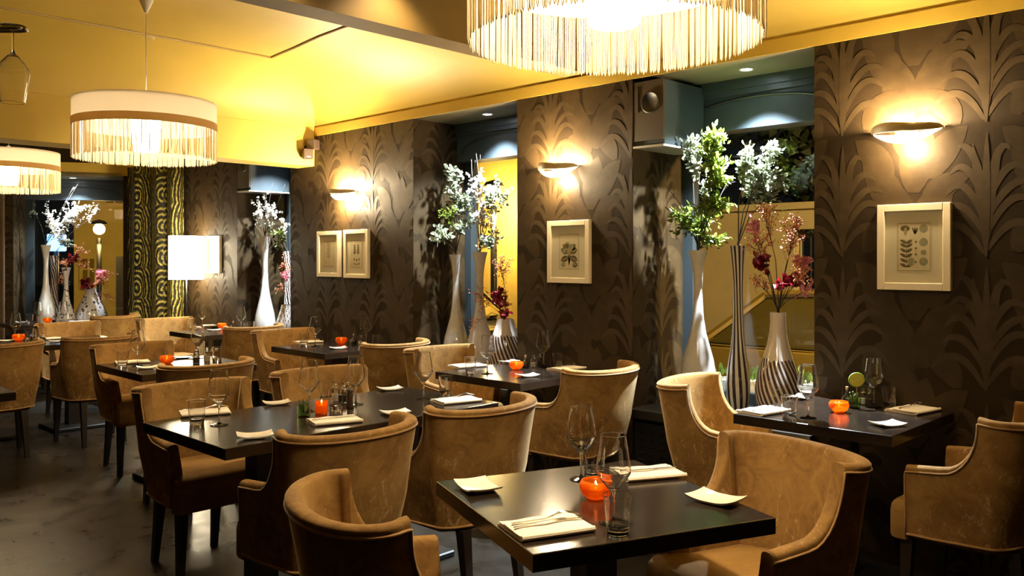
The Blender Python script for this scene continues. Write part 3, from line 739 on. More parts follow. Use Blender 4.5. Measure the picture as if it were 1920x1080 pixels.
# table 1
nap(1430, 772, 'at the left of the table under the large print', 80, 'k'); nap(1710, 770, 'at the right of the table under the large print', 80, 'f')
dish(1500, 747, 'cream side dish at the window side of the table under the large print', 85, .95); dish(1664, 798, 'cream side dish at the near right of the table under the large print', 60, 1)
tumb(1480, 784, 'water tumbler left of the wine glass on the table under the large print', 1.0); wine(1515, 784, 'wine glass left of the candle on the table under the large print', 1.0)
wine(1638, 764, 'wine glass beside the lime slice on the table under the large print', 1.0); tumb(1667, 757, 'water tumbler right of the lime slice on the table under the large print', 1.0)
cand(1573, 773, 'amber candle bowl with a bright reflection on the table under the large print', .98)
HG.put(at(1602, 765), 0, 'small glass of herbs behind the candle on the table under the large print')
SS.put(at(1617, 757), 0, 'salt jar beside the lime slice on the table under the large print', .9); PJ.put(at(1629, 753), 0, 'pepper jar beside the salt jar on the table under the large print', .9)
o = OF.put(at(1588, 757), 0, 'corked oil flask leaning out beside the candle on the table under the large print', .9)
# lime half standing on a pick in the herb glass
p = at(1606, 765); t = thing('lime_slice', 'round lime slice on a pick above the condiments', 'lime slice', (p.x, p.y, TZ+.09))
mb = MB(); mb.tube([(0, 0, -.045), (0, 0, .02)], .0012, 5); mb.build('pick', M['cork'], t)
rz = YAW; R_ = Matrix.Rotation(rz, 4, 'Z')
mb = MB(); n = 24; ring = [(.0325*math.cos(2*PI*i/n), .0325*math.sin(2*PI*i/n)*.92) for i in range(n)]
mb.prism(ring, -.004, .004, lambda p, h: R_ @ Vector((p[0], h, p[1]+.042))); mb.build('flesh', M['lime'], t)
mb = MB(); mb.tube([R_ @ Vector((.034*math.cos(2*PI*i/n), 0, .034*.92*math.sin(2*PI*i/n)+.042)) for i in range(n+1)], .0042, 6); mb.build('rind', M['lime_rind'], t, True)
# table 2
nap(876, 687, 'at the left of the table under the single middle print', 75, 'f'); nap(1062, 691, 'at the right of the table under the single middle print', 85, 'f')
tumb(882, 700, 'water tumbler on the left of the table under the single middle print', 1.0); wine(914, 701, 'wine glass before the twin white vases on the table under the single middle print')
dish(954, 680, 'cream side dish beside the candle on the table under the single middle print', 80); dish(989, 706, 'cream side dish at the near edge of the table under the single middle print', 70)
cand(968, 693, 'amber candle bowl on the table under the single middle print')
OF.put(at(985, 690), 0, 'corked oil flask beside the candle on the table under the single middle print'); SS.put(at(1000, 689), 0, 'salt jar right of the oil flask on the table under the single middle print', .95); PJ.put(at(1011, 686), 0, 'pepper jar left of the wine glass on the table under the single middle print', .95)
wine(1019, 688, 'wine glass against the dark wall on the table under the single middle print'); tumb(1046, 684, 'water tumbler against the dark wall on the table under the single middle print')
# table 3
nap(578, 642, 'on the table under the pair of prints', 78, 'f'); tumb(570, 647, 'water tumbler on the table under the pair of prints'); wine(591, 649, 'wine glass at the left of the table under the pair of prints')
cand(640, 645, 'amber candle bowl on the table under the pair of prints', 1.05); dish(634, 654, 'cream side dish in front of the candle on the table under the pair of prints', 70)
OF.put(at(663, 641), 0, 'dark oil flask right of the candle on the table under the pair of prints'); SS.put(at(676, 640), 0, 'salt jar beside the oil flask on the table under the pair of prints'); wine(686, 637, 'wine glass at the wall side of the table under the pair of prints'); tumb(706, 638, 'water tumbler at the right of the table under the pair of prints')
# table 4
nap(383, 612, 'on the table by the floor lamp', 80, ''); tumb(360, 615, 'water tumbler on the table by the floor lamp'); wine(379, 614, 'wine glass in front of the lamp post on the table by the floor lamp')
cand(416, 614, 'amber candle bowl on the table by the floor lamp', 1.0); dish(402, 620, 'cream side dish on the table by the floor lamp', 75)
OF.put(at(437, 607), 0, 'oil flask right of the candle on the table by the floor lamp'); wine(452, 607, 'wine glass left of the tall white vase, on the table by the floor lamp'); SS.put(at(459, 606), 0, 'salt jar below the tall white vase on the table by the floor lamp'); tumb(470, 606, 'water tumbler before the tall white vase on the table by the floor lamp')
# long table
nap(384, 775, 'at the near left end of the long table', 70, 'f'); nap(627, 790, 'at the near middle of the long table', 72, 'k'); nap(855, 752, 'at the far right end of the long table', 75, 'f')
tumb(369, 795, 'water tumbler at the near left end of the long table', 1.02); wine(411, 797, 'wine glass at the near left end of the long table')
wine(580, 771, 'wine glass left of the orange candle on the long table'); wine(667, 759, 'wine glass right of the condiments on the long table'); wine(794, 748, 'wine glass at the far right end of the long table'); tumb(835, 741, 'water tumbler at the far right end of the long table', 1.0)
tumb(630, 770, 'water tumbler in front of the condiments on the long table', 1.02); tumb(612, 752, 'water tumbler behind the candle on the long table')
dish(478, 820, 'cream side dish at the near left corner of the long table', 65, 1.1); dish(519, 758, 'cream side dish at the back left of the long table', 70); dish(741, 776, 'cream side dish at the near right of the long table', 70); dish(731, 731, 'cream side dish at the back right of the long table', 70)
VG.put(at(603, 776), 0, 'straight orange candle glass burning on the long table')
HG.put(at(570, 781), 0, 'small green glass of herbs left of the orange candle on the long table', 1.0); OF.put(at(652, 748), 0, 'oil flask behind the condiments on the long table'); SS.put(at(628, 752), 0, 'salt jar with a ball stopper on the long table', 1.1); PJ.put(at(644, 755), 0, 'pepper jar with a ball stopper on the long table', 1.1); PM.put(at(656, 765), 0, 'dark wooden pepper mill on the long table')
# table behind
nap(248, 680, 'on the table with the white lit patch', 75, ''); tumb(230, 687, 'water tumbler on the table with the white lit patch'); wine(258, 686, 'wine glass on the table with the white lit patch, in front of the damask curtain'); cand(313, 682, 'amber candle bowl on the table with the white lit patch', 1.05)
dish(277, 691, 'cream side dish at the near edge of the table with the white lit patch', 75)
o = dish(342, 672, 'black dish beside the candle on the table with the white lit patch', 75, 1.15)
for c in o.children: c.data = c.data.copy(); c.data.materials[0] = M['china_dark']
wine(371, 672, 'wine glass left of the cruets on the table with the white lit patch'); PJ.put(at(368, 681), 0, 'pepper jar on the table with the white lit patch', 1.2); SS.put(at(388, 677), 0, 'salt jar on the table with the white lit patch', 1.1); tumb(407, 677, 'water tumbler beside the cruets on the table with the white lit patch')
# far left table
nap(98, 636, 'on the far left table', 80, ''); wine(29, 638, 'wine glass left of the candle dish on the far left table'); cand(35, 639, 'flat amber candle dish on the far left table', 1.1); tumb(55, 637, 'water tumbler right of the candle dish on the far left table'); OF.put(at(80, 640), 0, 'oil flask on the far left table'); tumb(78, 636, 'water tumbler at the back of the far left table')
dish(10, 640, 'cream side dish cut by the left edge on the far left table', 80); dish(108, 641, 'cream side dish at the front edge of the far left table', 80)
# end table
wine(72, 607, 'wine glass in front of the end window on its table'); tumb(56, 606, 'water tumbler at the left of the table by the end window'); cand(89, 605, 'small amber candle bowl on the table by the end window'); nap(150, 604, 'at the right of the table by the end window', 70, ''); dish(42, 605, 'cream side dish at the left of the table by the end window', 60); PJ.put(at(101, 605), 0, 'pepper jar on the table by the end window'); SS.put(at(108, 605), 0, 'salt jar on the table by the end window'); wine(119, 606, 'second wine glass from the left on the table by the end window')
# ================================================================== LAMPS
def light(name, kind, loc, energy, col, parent=None, **kw):
    d = bpy.data.lights.new(name, kind); d.energy = energy; d.color = col
    for k, v in kw.items(): setattr(d, k, v)
    o = bpy.data.objects.new(name, d); COL.objects.link(o); o.location = loc
    if parent: o.parent = parent
    return o
def pendant_proto():
    r = thing('pendant_lamp', '', 'pendant lamp')          # origin at the fringe's lower edge
    R0, ZR = .40, .185
    mb = MB(); n = 96
    mb.lathe([(R0, ZR), (R0, ZR+.16), (R0-.003, ZR+.163), (R0-.006, ZR+.16), (R0-.006, ZR), (R0, ZR)], n); mb.build('shade', M['shade'], r, True, 60)
    mb = MB(); mb.lathe([(R0+.0005, ZR), (R0+.0035, ZR), (R0+.0035, ZR+.045), (R0+.0005, ZR+.045), (R0+.0005, ZR)], n); mb.build('gold_band', M['shade_band'], r, True, 60)
    mb = MB(); rnd = random.Random(11); N = 245
    for k in range(N):
        a0 = 2*PI*(k+rnd.uniform(-.18, .18))/N; da = 2*PI/N*.5; L = ZR*rnd.uniform(.96, 1.0)
        pull = rnd.choice([0, 0, 0, .35, -.35, .7])*da; rr = R0-.002+rnd.uniform(-.004, .004)
        P = []
        for a, z in ((a0, ZR), (a0+pull*.3, ZR*.6), (a0+pull*.8, ZR-L+.03), (a0+pull+.05*da, ZR-L+.009), (a0+da*.5+pull, ZR-L), (a0+da*.95+pull, ZR-L+.009), (a0+da+pull*.8, ZR-L+.03), (a0+da+pull*.3, ZR*.6), (a0+da, ZR)):
            P.append((rr*math.cos(a), rr*math.sin(a), z))
        mb.tube(P, .0018, 4, 0, False)
    mb.build('fringe', M['fringe'], r, True)
    mb = MB(); mb.lathe([(.0005, .055), (.066, .055), (.072, .062), (.086, .27), (.082, .27), (.069, .066), (.0005, .06)], 40); mb.build('diffuser', M['cup'], r, True, 50)
    mb = MB(); mb.lathe([(.0005, .272), (.05, .272), (.05, .30), (.02, .33), (.012, .40), (.0005, .40)], 24)
    for k in range(3):
        a = 2*PI*k/3+.4; mb.tube([(.02*math.cos(a), .02*math.sin(a), .335), ((R0-.006)*math.cos(a), (R0-.006)*math.sin(a), .342)], .0025, 5)
    mb.build('holder', M['white_plastic'], r, True, 50)
    mb = MB(); mb.lathe([(.055, ZR+.150), (R0-.007, ZR+.150), (R0-.007, ZR+.153), (.055, ZR+.153), (.055, ZR+.150)], 64); mb.build('added_top_baffle', M['baffle_cloth'], r, True, 50)  # added disc that holds the lamplight back from the ceiling
    mb = MB(); mb.tube([(0, 0, .40), (.0, .0, .93)], .0032, 6); mb.build('cord', M['white_plastic'], r, True)
    mb = MB(); mb.lathe([(.0005, .88), (.008, .88), (.040, .955), (.040, .962), (.0005, .962)], 28); mb.build('ceiling_cup', M['white_plastic'], r, True, 40)
    return r
PL = Proto(pendant_proto(), 'pendant lamp', 'fringed drum pendant lamps')
PEND = [((-1.434, 1.87, 2.035), 'large fringed drum pendant lamp cut by the top edge, closest of the three'), ((-5.12, 2.12, 2.035), 'fringed drum pendant lamp on a white cord, middle one of the three'), ((-8.34, 2.26, 2.035), 'farthest fringed drum pendant lamp at the left edge in front of the end window')]
for i, (p, lab) in enumerate(PEND):
    PL.put(p, .3*i, lab)
    for s_ in (-1, 1): light('pendant_bulb', 'POINT', (p[0]+.10*s_, p[1]+.10*s_, p[2]+.235), PEND_W/2, WARM, shadow_soft_size=.04)
    light('pendant_beam', 'SPOT', (p[0], p[1], p[2]+.05), PEND_S, WARM, shadow_soft_size=.07, spot_size=math.radians(100), spot_blend=1)
# --- wall sconces
def sconce_proto():
    r = thing('wall_sconce', '', 'wall light')            # back on the wall plane, opening up and down
    W, D = .165, .115; n = 28
    def rim(t): x = -W+2*W*t; return x, -D*math.sin(PI*t)**.62-.003
    mb = MB(); rows = []
    for i in range(n+1):
        t = i/n; x, y = rim(t); s = max(0, math.sin(PI*t))**.4
        zt = .028*s+.007*math.sin(2*PI*t+.5); zb = -.014*s+.003*math.sin(2*PI*t)
        rows.append([(x, y, zb), (x*.995, y-.010*s, (zt+zb)/2+.004), (x, y, zt+.004), (x, y+.006*s+.0005, zt+.004), (x, y+.006*s+.0005, zb)])
    mb.grid(rows, 0, close=True); mb.build('front_shield', M['sconce_metal'], r, True, 60)
    mb = MB(); rows = []
    for i in range(n+1):
        t = i/n; x, y = rim(t); s = math.sin(PI*t)**.8
        rows.append([(x*.96, (y+.008)*q, -.012*s-.052*s*math.sin(PI*min(1, q*.86+.07))**.7) for q in (1, .85, .65, .45, .25, .08, .0)])
    mb.grid(rows, 0); mb.build('opal_bowl', M['sconce_glow'], r, True)
    mb = MB(); mb.box((-.05, -.012, -.03), (.05, .0, .03)); mb.tube([(0, -.01, .004), (0, -D*.97, .004)], .004, 6)
    rows = []
    for i in range(n+1):
        t = i/n; x, y = rim(t); rows.append([(x, (y+.007)*q, .004*math.sin(PI*t)+.001) for q in (1, .5, 0)])
    mb.grid(rows); mb.build('tray', M['sconce_metal'], r, True, 60)
    return r
SC = Proto(sconce_proto(), 'wall light', 'curved wall lights')
for x, z, pw_, lab in ((-1.485, 2.055, .5, 'curved cream wall light above the large framed print'), (-3.67, 2.04, .55, 'curved cream wall light above the single print on the middle wall'), (-6.08, 2.01, 1.0, 'curved cream wall light above the pair of framed prints')):
    SC.put((x, WY, z), 0, lab)
    for sx_ in (-.055, .075): light('sconce_up', 'POINT', (x+sx_, WY-.085, z+.024), SCONCE_UP*pw_/2, WARM, shadow_soft_size=.02)
    light('sconce_down', 'POINT', (x+.02, WY-.085, z-.085), SCONCE_DN*pw_, WARM, shadow_soft_size=.015)
# --- downlights in the recess heads
def down_proto():
    r = thing('recessed_downlight', '', 'downlight')
    mb = MB(); mb.lathe([(.030, 0), (.043, 0), (.043, -.004), (.040, -.006), (.031, -.004)], 28); mb.build('trim_ring', M['white_plastic'], r, True, 40)
    mb = MB(); mb.lathe([(.0005, -.0025), (.030, -.0025), (.030, -.001), (.0005, -.001)], 28); mb.build('lens', M['down_glow'], r, True, 40); return r
DL = Proto(down_proto(), 'downlight', 'small recessed downlights')
for x, y, z, tx, ty, dw, lab in ((-2.45, 4.43, TOP, -2.42, 4.25, 3.6, 'small white downlight in the head of the right-hand window recess'), (-4.60, 4.45, TOP, -4.72, 4.42, 1.5, 'small white downlight in the head of the middle window recess'), (-7.32, 4.43, TOP, -7.60, 4.42, 1.3, 'small white downlight in the head of the narrow window recess'),
                       (*(E((EA+EB)/2, .22, EZ1)), *(E((EA+EB)/2-.05, .3, 0).xy), .9, 'small white downlight in the head of the end window recess')):
    DL.put((x, y, z), 0, lab)
    s = light('downlight_beam', 'SPOT', (x, y, z-.012), DOWN_W*dw, COOL, spot_size=math.radians(104), spot_blend=1, shadow_soft_size=.018)
    s.rotation_euler = (Vector((tx, ty, .5))-Vector((x, y, z))).to_track_quat('-Z', 'Y').to_euler()
for x, y, lab in ((-3.12, 1.85, 'added warm ceiling downlight brightening the near end of the long table'), (-3.12, 2.60, 'added warm ceiling downlight brightening the far end of the long table'), (-6.0, 2.5, 'added warm ceiling downlight brightening the table with the white lit patch')):  # added lamps that brighten the tabletops
    DL.put((x, y, 3.0), 0, lab)
    light('added_table_spot', 'SPOT', (x-.12, y, 2.985), TABLE_FILL_W, WARM, spot_size=math.radians(105), spot_blend=.8, shadow_soft_size=.03)
# --- floor lamp
t = thing('floor_lamp', 'floor lamp with a glowing white drum shade beside the damask curtain', 'floor lamp', (-8.66, 4.005, 0))
mb = MB(); mb.lathe([(.175, 1.235), (.175, 1.685), (.171, 1.685), (.171, 1.235)], 48); mb.build('lamp_shade', M['floor_shade'], t, True, 50)
mb = MB(); mb.tube([(0, 0, .02), (0, 0, 1.62)], .008, 8)
for a in (0, PI/2): mb.tube([(-.172*math.cos(a), -.172*math.sin(a), 1.62), (.172*math.cos(a), .172*math.sin(a), 1.62)], .003, 5)
mb.build('stand', M['iron'], t, True)
mb = MB(); mb.lathe([(.0005, 0), (.12, 0), (.12, .012), (.02, .02), (.0005, .02)], 32); mb.build('base', M['iron'], t, True, 40)
mb = MB(); mb.ball((0, 0, 1.46), .035, 0, 10); mb.build('bulb', M['cup'], t, True)
# ================================================================== PICTURES
def picture(label, x0, x1, z0, z1, art, y=WY):
    cx, cz = (x0+x1)/2, (z0+z1)/2; w, h = (x1-x0)/2, (z1-z0)/2
    t = thing('framed_print', label, 'picture', (cx, y, cz), 0, 'framed botanical prints'); b = .034; d = .03
    mb = MB()
    for lo, hi in (((-w, -d, -h), (-w+b, -.001, h)), ((w-b, -d, -h), (w, -.001, h)), ((-w+b, -d, h-b), (w-b, -.001, h)), ((-w+b, -d, -h), (w-b, -.001, -h+b))): mb.rbox(lo, hi, .002, 1)
    mb.build('frame', M['frame'], t)
    mb = MB(); mb.box((-w+b-.001, -.014, -h+b-.001), (w-b+.001, -.004, h-b+.001)); mb.build('mount', M['mat_board'], t)
    pw, ph = (w-b)*.60, (h-b)*.70
    mb = MB(); mb.box((-pw, -.0150, -ph), (pw, -.0140, ph), 0)
    mb.m[:] = [0]*len(mb.m)
    for (lo, hi) in (((-pw*.93, ph*.93), (pw*.93, ph*.945)), ((-pw*.93, -ph*.945), (pw*.93, -ph*.93)), ((-pw*.93, -ph*.93), (-pw*.915, ph*.93)), ((pw*.915, -ph*.93), (pw*.93, ph*.93))):
        mb.box((lo[0], -.0153, lo[1]), (hi[0], -.0150, hi[1]), 1)
    def disc(cx, cz, rx, rz_, mi, lev=1, n=20, a0=0, a1=2*PI):
        pts = [(pw*(cx+rx*math.cos(a0+(a1-a0)*i/n)), -.0150-.0002*lev, ph*(cz+rz_*math.sin(a0+(a1-a0)*i/n))) for i in range(n+1)]
        mb.add(pts+[(pw*cx, -.0150-.0002*lev, ph*cz)], [(i, i+1, n+1) for i in range(n)], mi)
    def leaf(x, z, a, l, wd, mi, lev=1):
        A = math.radians(a); L, Rr = leaf_strip((x*pw, z*ph), ((x+.5*l*math.cos(A)+.06)*pw, z*ph+.5*l*math.sin(A)*pw), (x*pw+l*math.cos(A)*pw, z*ph+l*math.sin(A)*pw), wd*pw, 8)
        n = len(L); mb.add([(p[0], -.0150-.0002*lev, p[1]) for p in L]+[(p[0], -.0150-.0002*lev, p[1]) for p in Rr], [(j, j+1, n+j+1, n+j) for j in range(n-1)], mi)
    art(disc, leaf)
    mb.build('print', [M['print'], M['ink'], M['ink_grey'], M['ink_light']], t)
    mb = MB(); mb.box((-w+b, -.020, -h+b), (w-b, -.018, h-b)); mb.build('glazing', M['pane'], t)
def art_fruit(disc, leaf):
    for i in range(8): leaf(0, -.75, 90+(-1)**i*(2+i*1.3), .9, .03, 1, 1)
    for a, x, z in ((160, -.1, -.05), (20, .1, -.05), (130, -.1, .0), (50, .12, .0), (200, -.1, -.3), (-20, .12, -.3)): leaf(x, z, a, .75, .24, 1, 2); leaf(x, z, a, .70, .05, 3, 3)
    disc(-.15, .35, .26, .2, 3, 4); disc(.25, .28, .22, .16, 2, 4); disc(-.2, .32, .2, .13, 1, 5); disc(.05, .06, .2, .14, 3, 5); disc(-.45, .05, .2, .14, 2, 4)
    disc(-.55, -.72, .2, .13, 2); disc(-.55, -.72, .12, .07, 3, 2); disc(.58, -.72, .24, .15, 1); disc(.54, -.69, .15, .09, 2, 2)
def art_gourds(disc, leaf):
    for z, s in ((.72, .27), (.18, .27), (-.22, .18), (-.58, .27)):
        disc(.55, z, s*.9, s*.62, 2); disc(.52, z+.03, s*.55, s*.36, 3, 2)
    disc(-.5, .74, .27, .12, 1); disc(-.48, .62, .09, .16, 3, 2)
    for a in (70, 90, 110): leaf(.05, .5, a, .45, .06, 1)
    for z in (-.8, -.6, -.4, -.2, 0, .15):
        leaf(-.45, z, 150, .42, .09, 1); leaf(-.45, z, 30, .42, .09, 1)
    leaf(-.45, -.85, 90, 1.75, .02, 1, 2); disc(-.15, -.58, .22, .17, 3, 3); disc(-.15, -.58, .13, .1, 2, 4)
    for z in (.2, -.05, -.3, -.6): disc(.12, z, .06, .04, 1, 2)
def art_sprigs(disc, leaf):
    for x in (-.35, .25):
        leaf(x, -.1, 90, .95, .02, 1, 2)
        for k in range(5): leaf(x, .0+.14*k, 140, .3-.03*k, .07, 1); leaf(x, .0+.14*k, 40, .3-.03*k, .07, 1)
    for x, z in ((-.4, -.4), (0, -.45), (.4, -.4), (-.35, -.72), (.05, -.75), (.42, -.7)): disc(x, z, .13, .09, 1); disc(x, z, .07, .05, 3, 2)
def art_faint(disc, leaf):
    leaf(-.1, -.6, 88, 1.9, .02, 3)
    for k in range(6): leaf(-.1, -.3+.2*k, 140, .4, .07, 3); leaf(-.1, -.3+.2*k, 40, .4, .07, 3)
picture('large framed botanical print with round gourds under the right-hand wall light', -1.613, -1.283, 1.302, 1.708, art_gourds)
picture('framed fruit print hanging alone on the middle wall', -3.750, -3.395, 1.293, 1.696, art_fruit)
picture('washed-out framed print, left one of the pair', -6.471, -6.128, 1.293, 1.688, art_faint)
picture('framed print of two small trees, right one of the pair', -6.066, -5.722, 1.288, 1.692, art_sprigs)
picture('narrow framed print beside the glowing floor lamp shade', -8.566, -8.268, 1.300, 1.688, art_faint)
# satellite speakers on the beam
p = on_x(574, 281, -6.55); t = thing('satellite_speaker', 'pair of small bronze speaker cubes on the yellow beam', 'loudspeaker', (-6.551, p.y, p.z))
mb = MB(); mb.rbox((.03, -.045, .0), (.115, .04, .085), .004, 1, 0, Matrix.Rotation(math.radians(24), 4, 'Z')); mb.build('upper_cube', M['speaker_grey'], t)
mb = MB(); mb.rbox((.035, -.045, -.087), (.12, .04, -.002), .004, 1, 0, Matrix.Rotation(math.radians(-20), 4, 'Z')); mb.box((.1201, -.018, -.076), (.1207, .014, -.069), 1, Matrix.Rotation(math.radians(-20), 4, 'Z')); mb.build('lower_cube', [M['speaker_grey'], M['white_plastic']], t)
mb = MB(); mb.box((0, -.02, -.03), (.012, .02, .03)); mb.tube([(.005, 0, 0), (.06, 0, 0)], .01, 8); mb.build('bracket', M['black'], t)
# hanging glass rack over the bar
c = on_z(24, 55, 2.125); c = ray(24, 55)*2.55; c.z += EYE
RT = Vector((CS, SN, 0))
t = thing('glass_rack', 'steel rail of a bar glass rack at the top left corner', 'glass rack', (c.x, c.y, c.z), YAW)
mb = MB()
for y in (-.018, .018): mb.tube([(-.9, y, 0), (.02, y, 0), (.036, y*.6, 0)], .006, 8)
mb.tube([(.036, -.0108, 0), (.040, 0, 0), (.036, .0108, 0)], .006, 8); mb.build('rails', M['chrome'], t, True)
mb = MB()
for x in (-.25, -.75): mb.tube([(x, 0, .0), (x, 0, 3.0-c.z)], .006, 8); mb.box((x-.01, -.022, -.004), (x+.01, .022, .004))
mb.build('hanger_rods', M['chrome'], t, True)
g = WG.put((c.x, c.y, c.z+.010), 0, 'upside-down wine glass hanging from the rack at the top left corner', .98); g.rotation_euler = (PI, 0, 0)
# ================================================================== VASES AND ARRANGEMENTS
PV_TALL = [(.0005,0), (.060,0), (.075,.03), (.098,.09), (.107,.16), (.104,.22), (.092,.29), (.070,.37), (.048,.45), (.034,.54), (.027,.65), (.026,.74), (.029,.80), (.037,.86), (.047,.91), (.058,.95), (.054,.95), (.043,.905), (.033,.86), (.024,.79), (.020,.70), (.020,.5)]
PV_FLUTE = [(.0005,0), (.045,0), (.056,.03), (.068,.10), (.069,.18), (.060,.27), (.046,.36), (.035,.46), (.029,.60), (.029,.72), (.034,.83), (.042,.92), (.049,.975), (.045,.975), (.037,.91), (.029,.82), (.024,.7), (.024,.5)]
PV_GOURD = [(.0005,0), (.075,0), (.105,.04), (.125,.11), (.127,.17), (.112,.26), (.085,.345), (.060,.42), (.047,.49), (.043,.55), (.045,.60), (.041,.60), (.039,.55), (.042,.49), (.05,.43)]
PV_OPEN = [(.0005,0), (.075,0), (.105,.05), (.127,.13), (.127,.20), (.112,.29), (.090,.36), (.070,.42), (.062,.46), (.058,.46), (.066,.41), (.08,.36)]
PV_PEAR = [(.0005,0), (.10,0), (.150,.05), (.165,.12), (.155,.20), (.12,.29), (.08,.37), (.055,.43), (.046,.47), (.042,.47), (.05,.43), (.07,.37)]
VM = {}
def vase(prof, mk, x, y, label, s=1, z=None, name='tall_vase', sz=1):
    key = (id(prof), mk)
    if key not in VM:
        mb = MB(); mb.lathe(prof, 48); o = mb.build(name, M['v_'+mk], None, True, 60); VM[key] = o
    else:
        o = VM[key].copy(); COL.objects.link(o)
    o.location = (x, y, SILL+.0005 if z is None else z); o.scale = (s, s, s*sz)
    tag(o, label, 'vase', 'vases on the window sills')
    return Vector((x, y, o.location.z+max(q[1] for q in prof)*s*sz))
def arrangement(name, label, mouth, clusters, stem=.004, seed=1, bare=()):
    """clusters: (centre, (rx, ry, rz), n leaves, kind, leaf size); kind picks the part"""
    rnd = random.Random(seed)
    t = thing(name, label, 'branches', tuple(mouth), 0, 'branch arrangements in the vases')
    parts = {}; st = MB(); m0 = Vector(mouth)
    def P(k):
        if k not in parts: parts[k] = MB()
        return parts[k]
    def leafshape(mb, p, d, size, wide=.5, fold=.25):
        d = d.normalized(); a = d.cross(Vector((rnd.gauss(0, 1), rnd.gauss(0, 1), rnd.gauss(0, 1)))); a.normalize(); n = d.cross(a)
        w = size*wide*.5; q = [p, p+d*size*.35+a*w+n*w*fold, p+d*size*.72+a*w*.75+n*w*fold, p+d*size, p+d*size*.72-a*w*.75+n*w*fold, p+d*size*.35-a*w+n*w*fold, p+d*size*.5-n*w*fold*.4]
        mb.add(q, [(0, 1, 6), (1, 2, 6), (2, 3, 6), (3, 4, 6), (4, 5, 6), (5, 0, 6)])
    for c, rad, n, kind, size in clusters:
        c = Vector(c)-m0; base = Vector((rnd.uniform(-.008, .008), rnd.uniform(-.008, .008), -.10))
        mid = Vector((c.x*.35+rnd.uniform(-.02, .02), c.y*.35, max(.04, c.z*.5)))
        main = [base, Vector((base.x*.5, base.y*.5, .01)), mid, c*.8+mid*.2, c+Vector((rnd.uniform(-.3, .3)*rad[0], 0, rad[2]*.1))]
        st.tube(main, [stem, stem*.95, stem*.75, stem*.5, stem*.25], 5)
        tw = max(4, n//11)
        for k in range(tw):
            s0 = main[2].lerp(main[3], rnd.uniform(.3, 1)) if rnd.random() < .6 else main[3].lerp(main[4], rnd.random())
            while True:
                v = Vector((rnd.uniform(-1, 1), rnd.uniform(-1, 1), rnd.uniform(-1, 1)))
                if v.length < 1: break
            e = c+Vector((v.x*rad[0], v.y*rad[1], v.z*rad[2])); h = s0.lerp(e, .5)+Vector((0, 0, .02))
            st.tube([s0, h, e], [.0013, .001, .0006], 4)
            per = max(2, n//tw)
            for q in range(per):
                f = (q+1)/per; p = (s0.lerp(h, f*2) if f < .5 else h.lerp(e, f*2-1))+Vector((rnd.gauss(0, .008), rnd.gauss(0, .008), rnd.gauss(0, .008)))
                d = (e-s0).normalized()*.5+Vector((rnd.gauss(0, .6), rnd.gauss(0, .6), rnd.gauss(0, .5)))
                if kind == 'berries': P(kind).ball(p, size*rnd.uniform(.7, 1.2), 0, 4)
                elif kind in ('crimson_leaves',): leafshape(P(kind), p, d, size*rnd.uniform(.7, 1.2), .8, .5)
                elif kind == 'blossoms':
                    for _ in range(4): leafshape(P(kind), p, Vector((rnd.gauss(0, 1), rnd.gauss(0, 1), rnd.gauss(0, 1))), size*rnd.uniform(.7, 1.1), .8, .4)
                else: leafshape(P(kind), p, d, size*rnd.uniform(.65, 1.2), .5 if kind == 'leaves' else .62)
    for b in bare:
        b = Vector(b)-m0; k = b*.55+Vector((rnd.uniform(-.03, .03), 0, .03)); st.tube([(0, 0, -.1), (0, 0, .02), k, b], [stem*.6, stem*.6, stem*.45, stem*.2], 5)
        st.tube([k.lerp(b, .5), k.lerp(b, .75)+Vector((.03, 0, .02)), b+Vector((.045, 0, -.01))], [stem*.25, stem*.2, stem*.15], 4)
    st.build('stems', M['twig'], t, True)['kind'] = 'stuff'
    MM = {'leaves': 'leaf_green', 'pale_leaves': 'leaf_pale', 'blossoms': 'blossom', 'crimson_leaves': 'leaf_red', 'pink_petals': 'leaf_pink', 'berries': 'berry'}
    for k, mb in parts.items(): mb.build(k, M[MM[k]], t, k == 'berries')['kind'] = 'stuff'
    return t
def cy(px, py, rx, rz, n, kind, size, y=4.5):
    p = on_y(px, py, y); k = depth(p)/FPX
    return (p, (rx*k, min(.11, rx*k), rz*k), n, kind, size)
# right-hand window
v1 = on_y(1309, 600, 4.50); v2 = on_y(1384, 600, 4.47); v3 = on_y(1459, 600, 4.46)
m1 = vase(PV_TALL, 'white', v1.x, 4.50, 'tall white bottle vase in the right-hand window'); m2 = vase(PV_FLUTE, 'stripe', v2.x, 4.47, 'tall black and white striped vase in the right-hand window'); m3 = vase(PV_GOURD, 'twist', v3.x, 4.46, 'squat vase with twisted brown stripes in the right-hand window')
arrangement('green_branches', 'tall green leafy branches in the white vase of the right-hand window', m1, [cy(1338,258,24,26,230,'leaves',.044,4.36), cy(1348,315,30,34,320,'leaves',.046,4.36), cy(1297,280,28,28,170,'pale_leaves',.038,4.40), cy(1340,385,38,26,290,'leaves',.044,4.38), cy(1278,418,36,36,240,'leaves',.038,4.44), cy(1312,420,40,34,200,'leaves',.038), cy(1338,455,38,26,130,'leaves',.036), cy(1322,350,14,26,50,'pale_leaves',.040)], .0055, 21, [on_y(1246, 345, 4.42), on_y(1318, 232, 4.5), on_y(1366, 338, 4.5)])
arrangement('pale_branches', 'bright white-leaved branches in the striped vase of the right-hand window', m2, [cy(1402,300,18,34,200,'pale_leaves',.034,4.40), cy(1428,325,44,36,380,'pale_leaves',.033,4.47), cy(1456,350,24,26,150,'pale_leaves',.033,4.47), cy(1446,285,18,30,130,'pale_leaves',.032,4.47)], .004, 22)
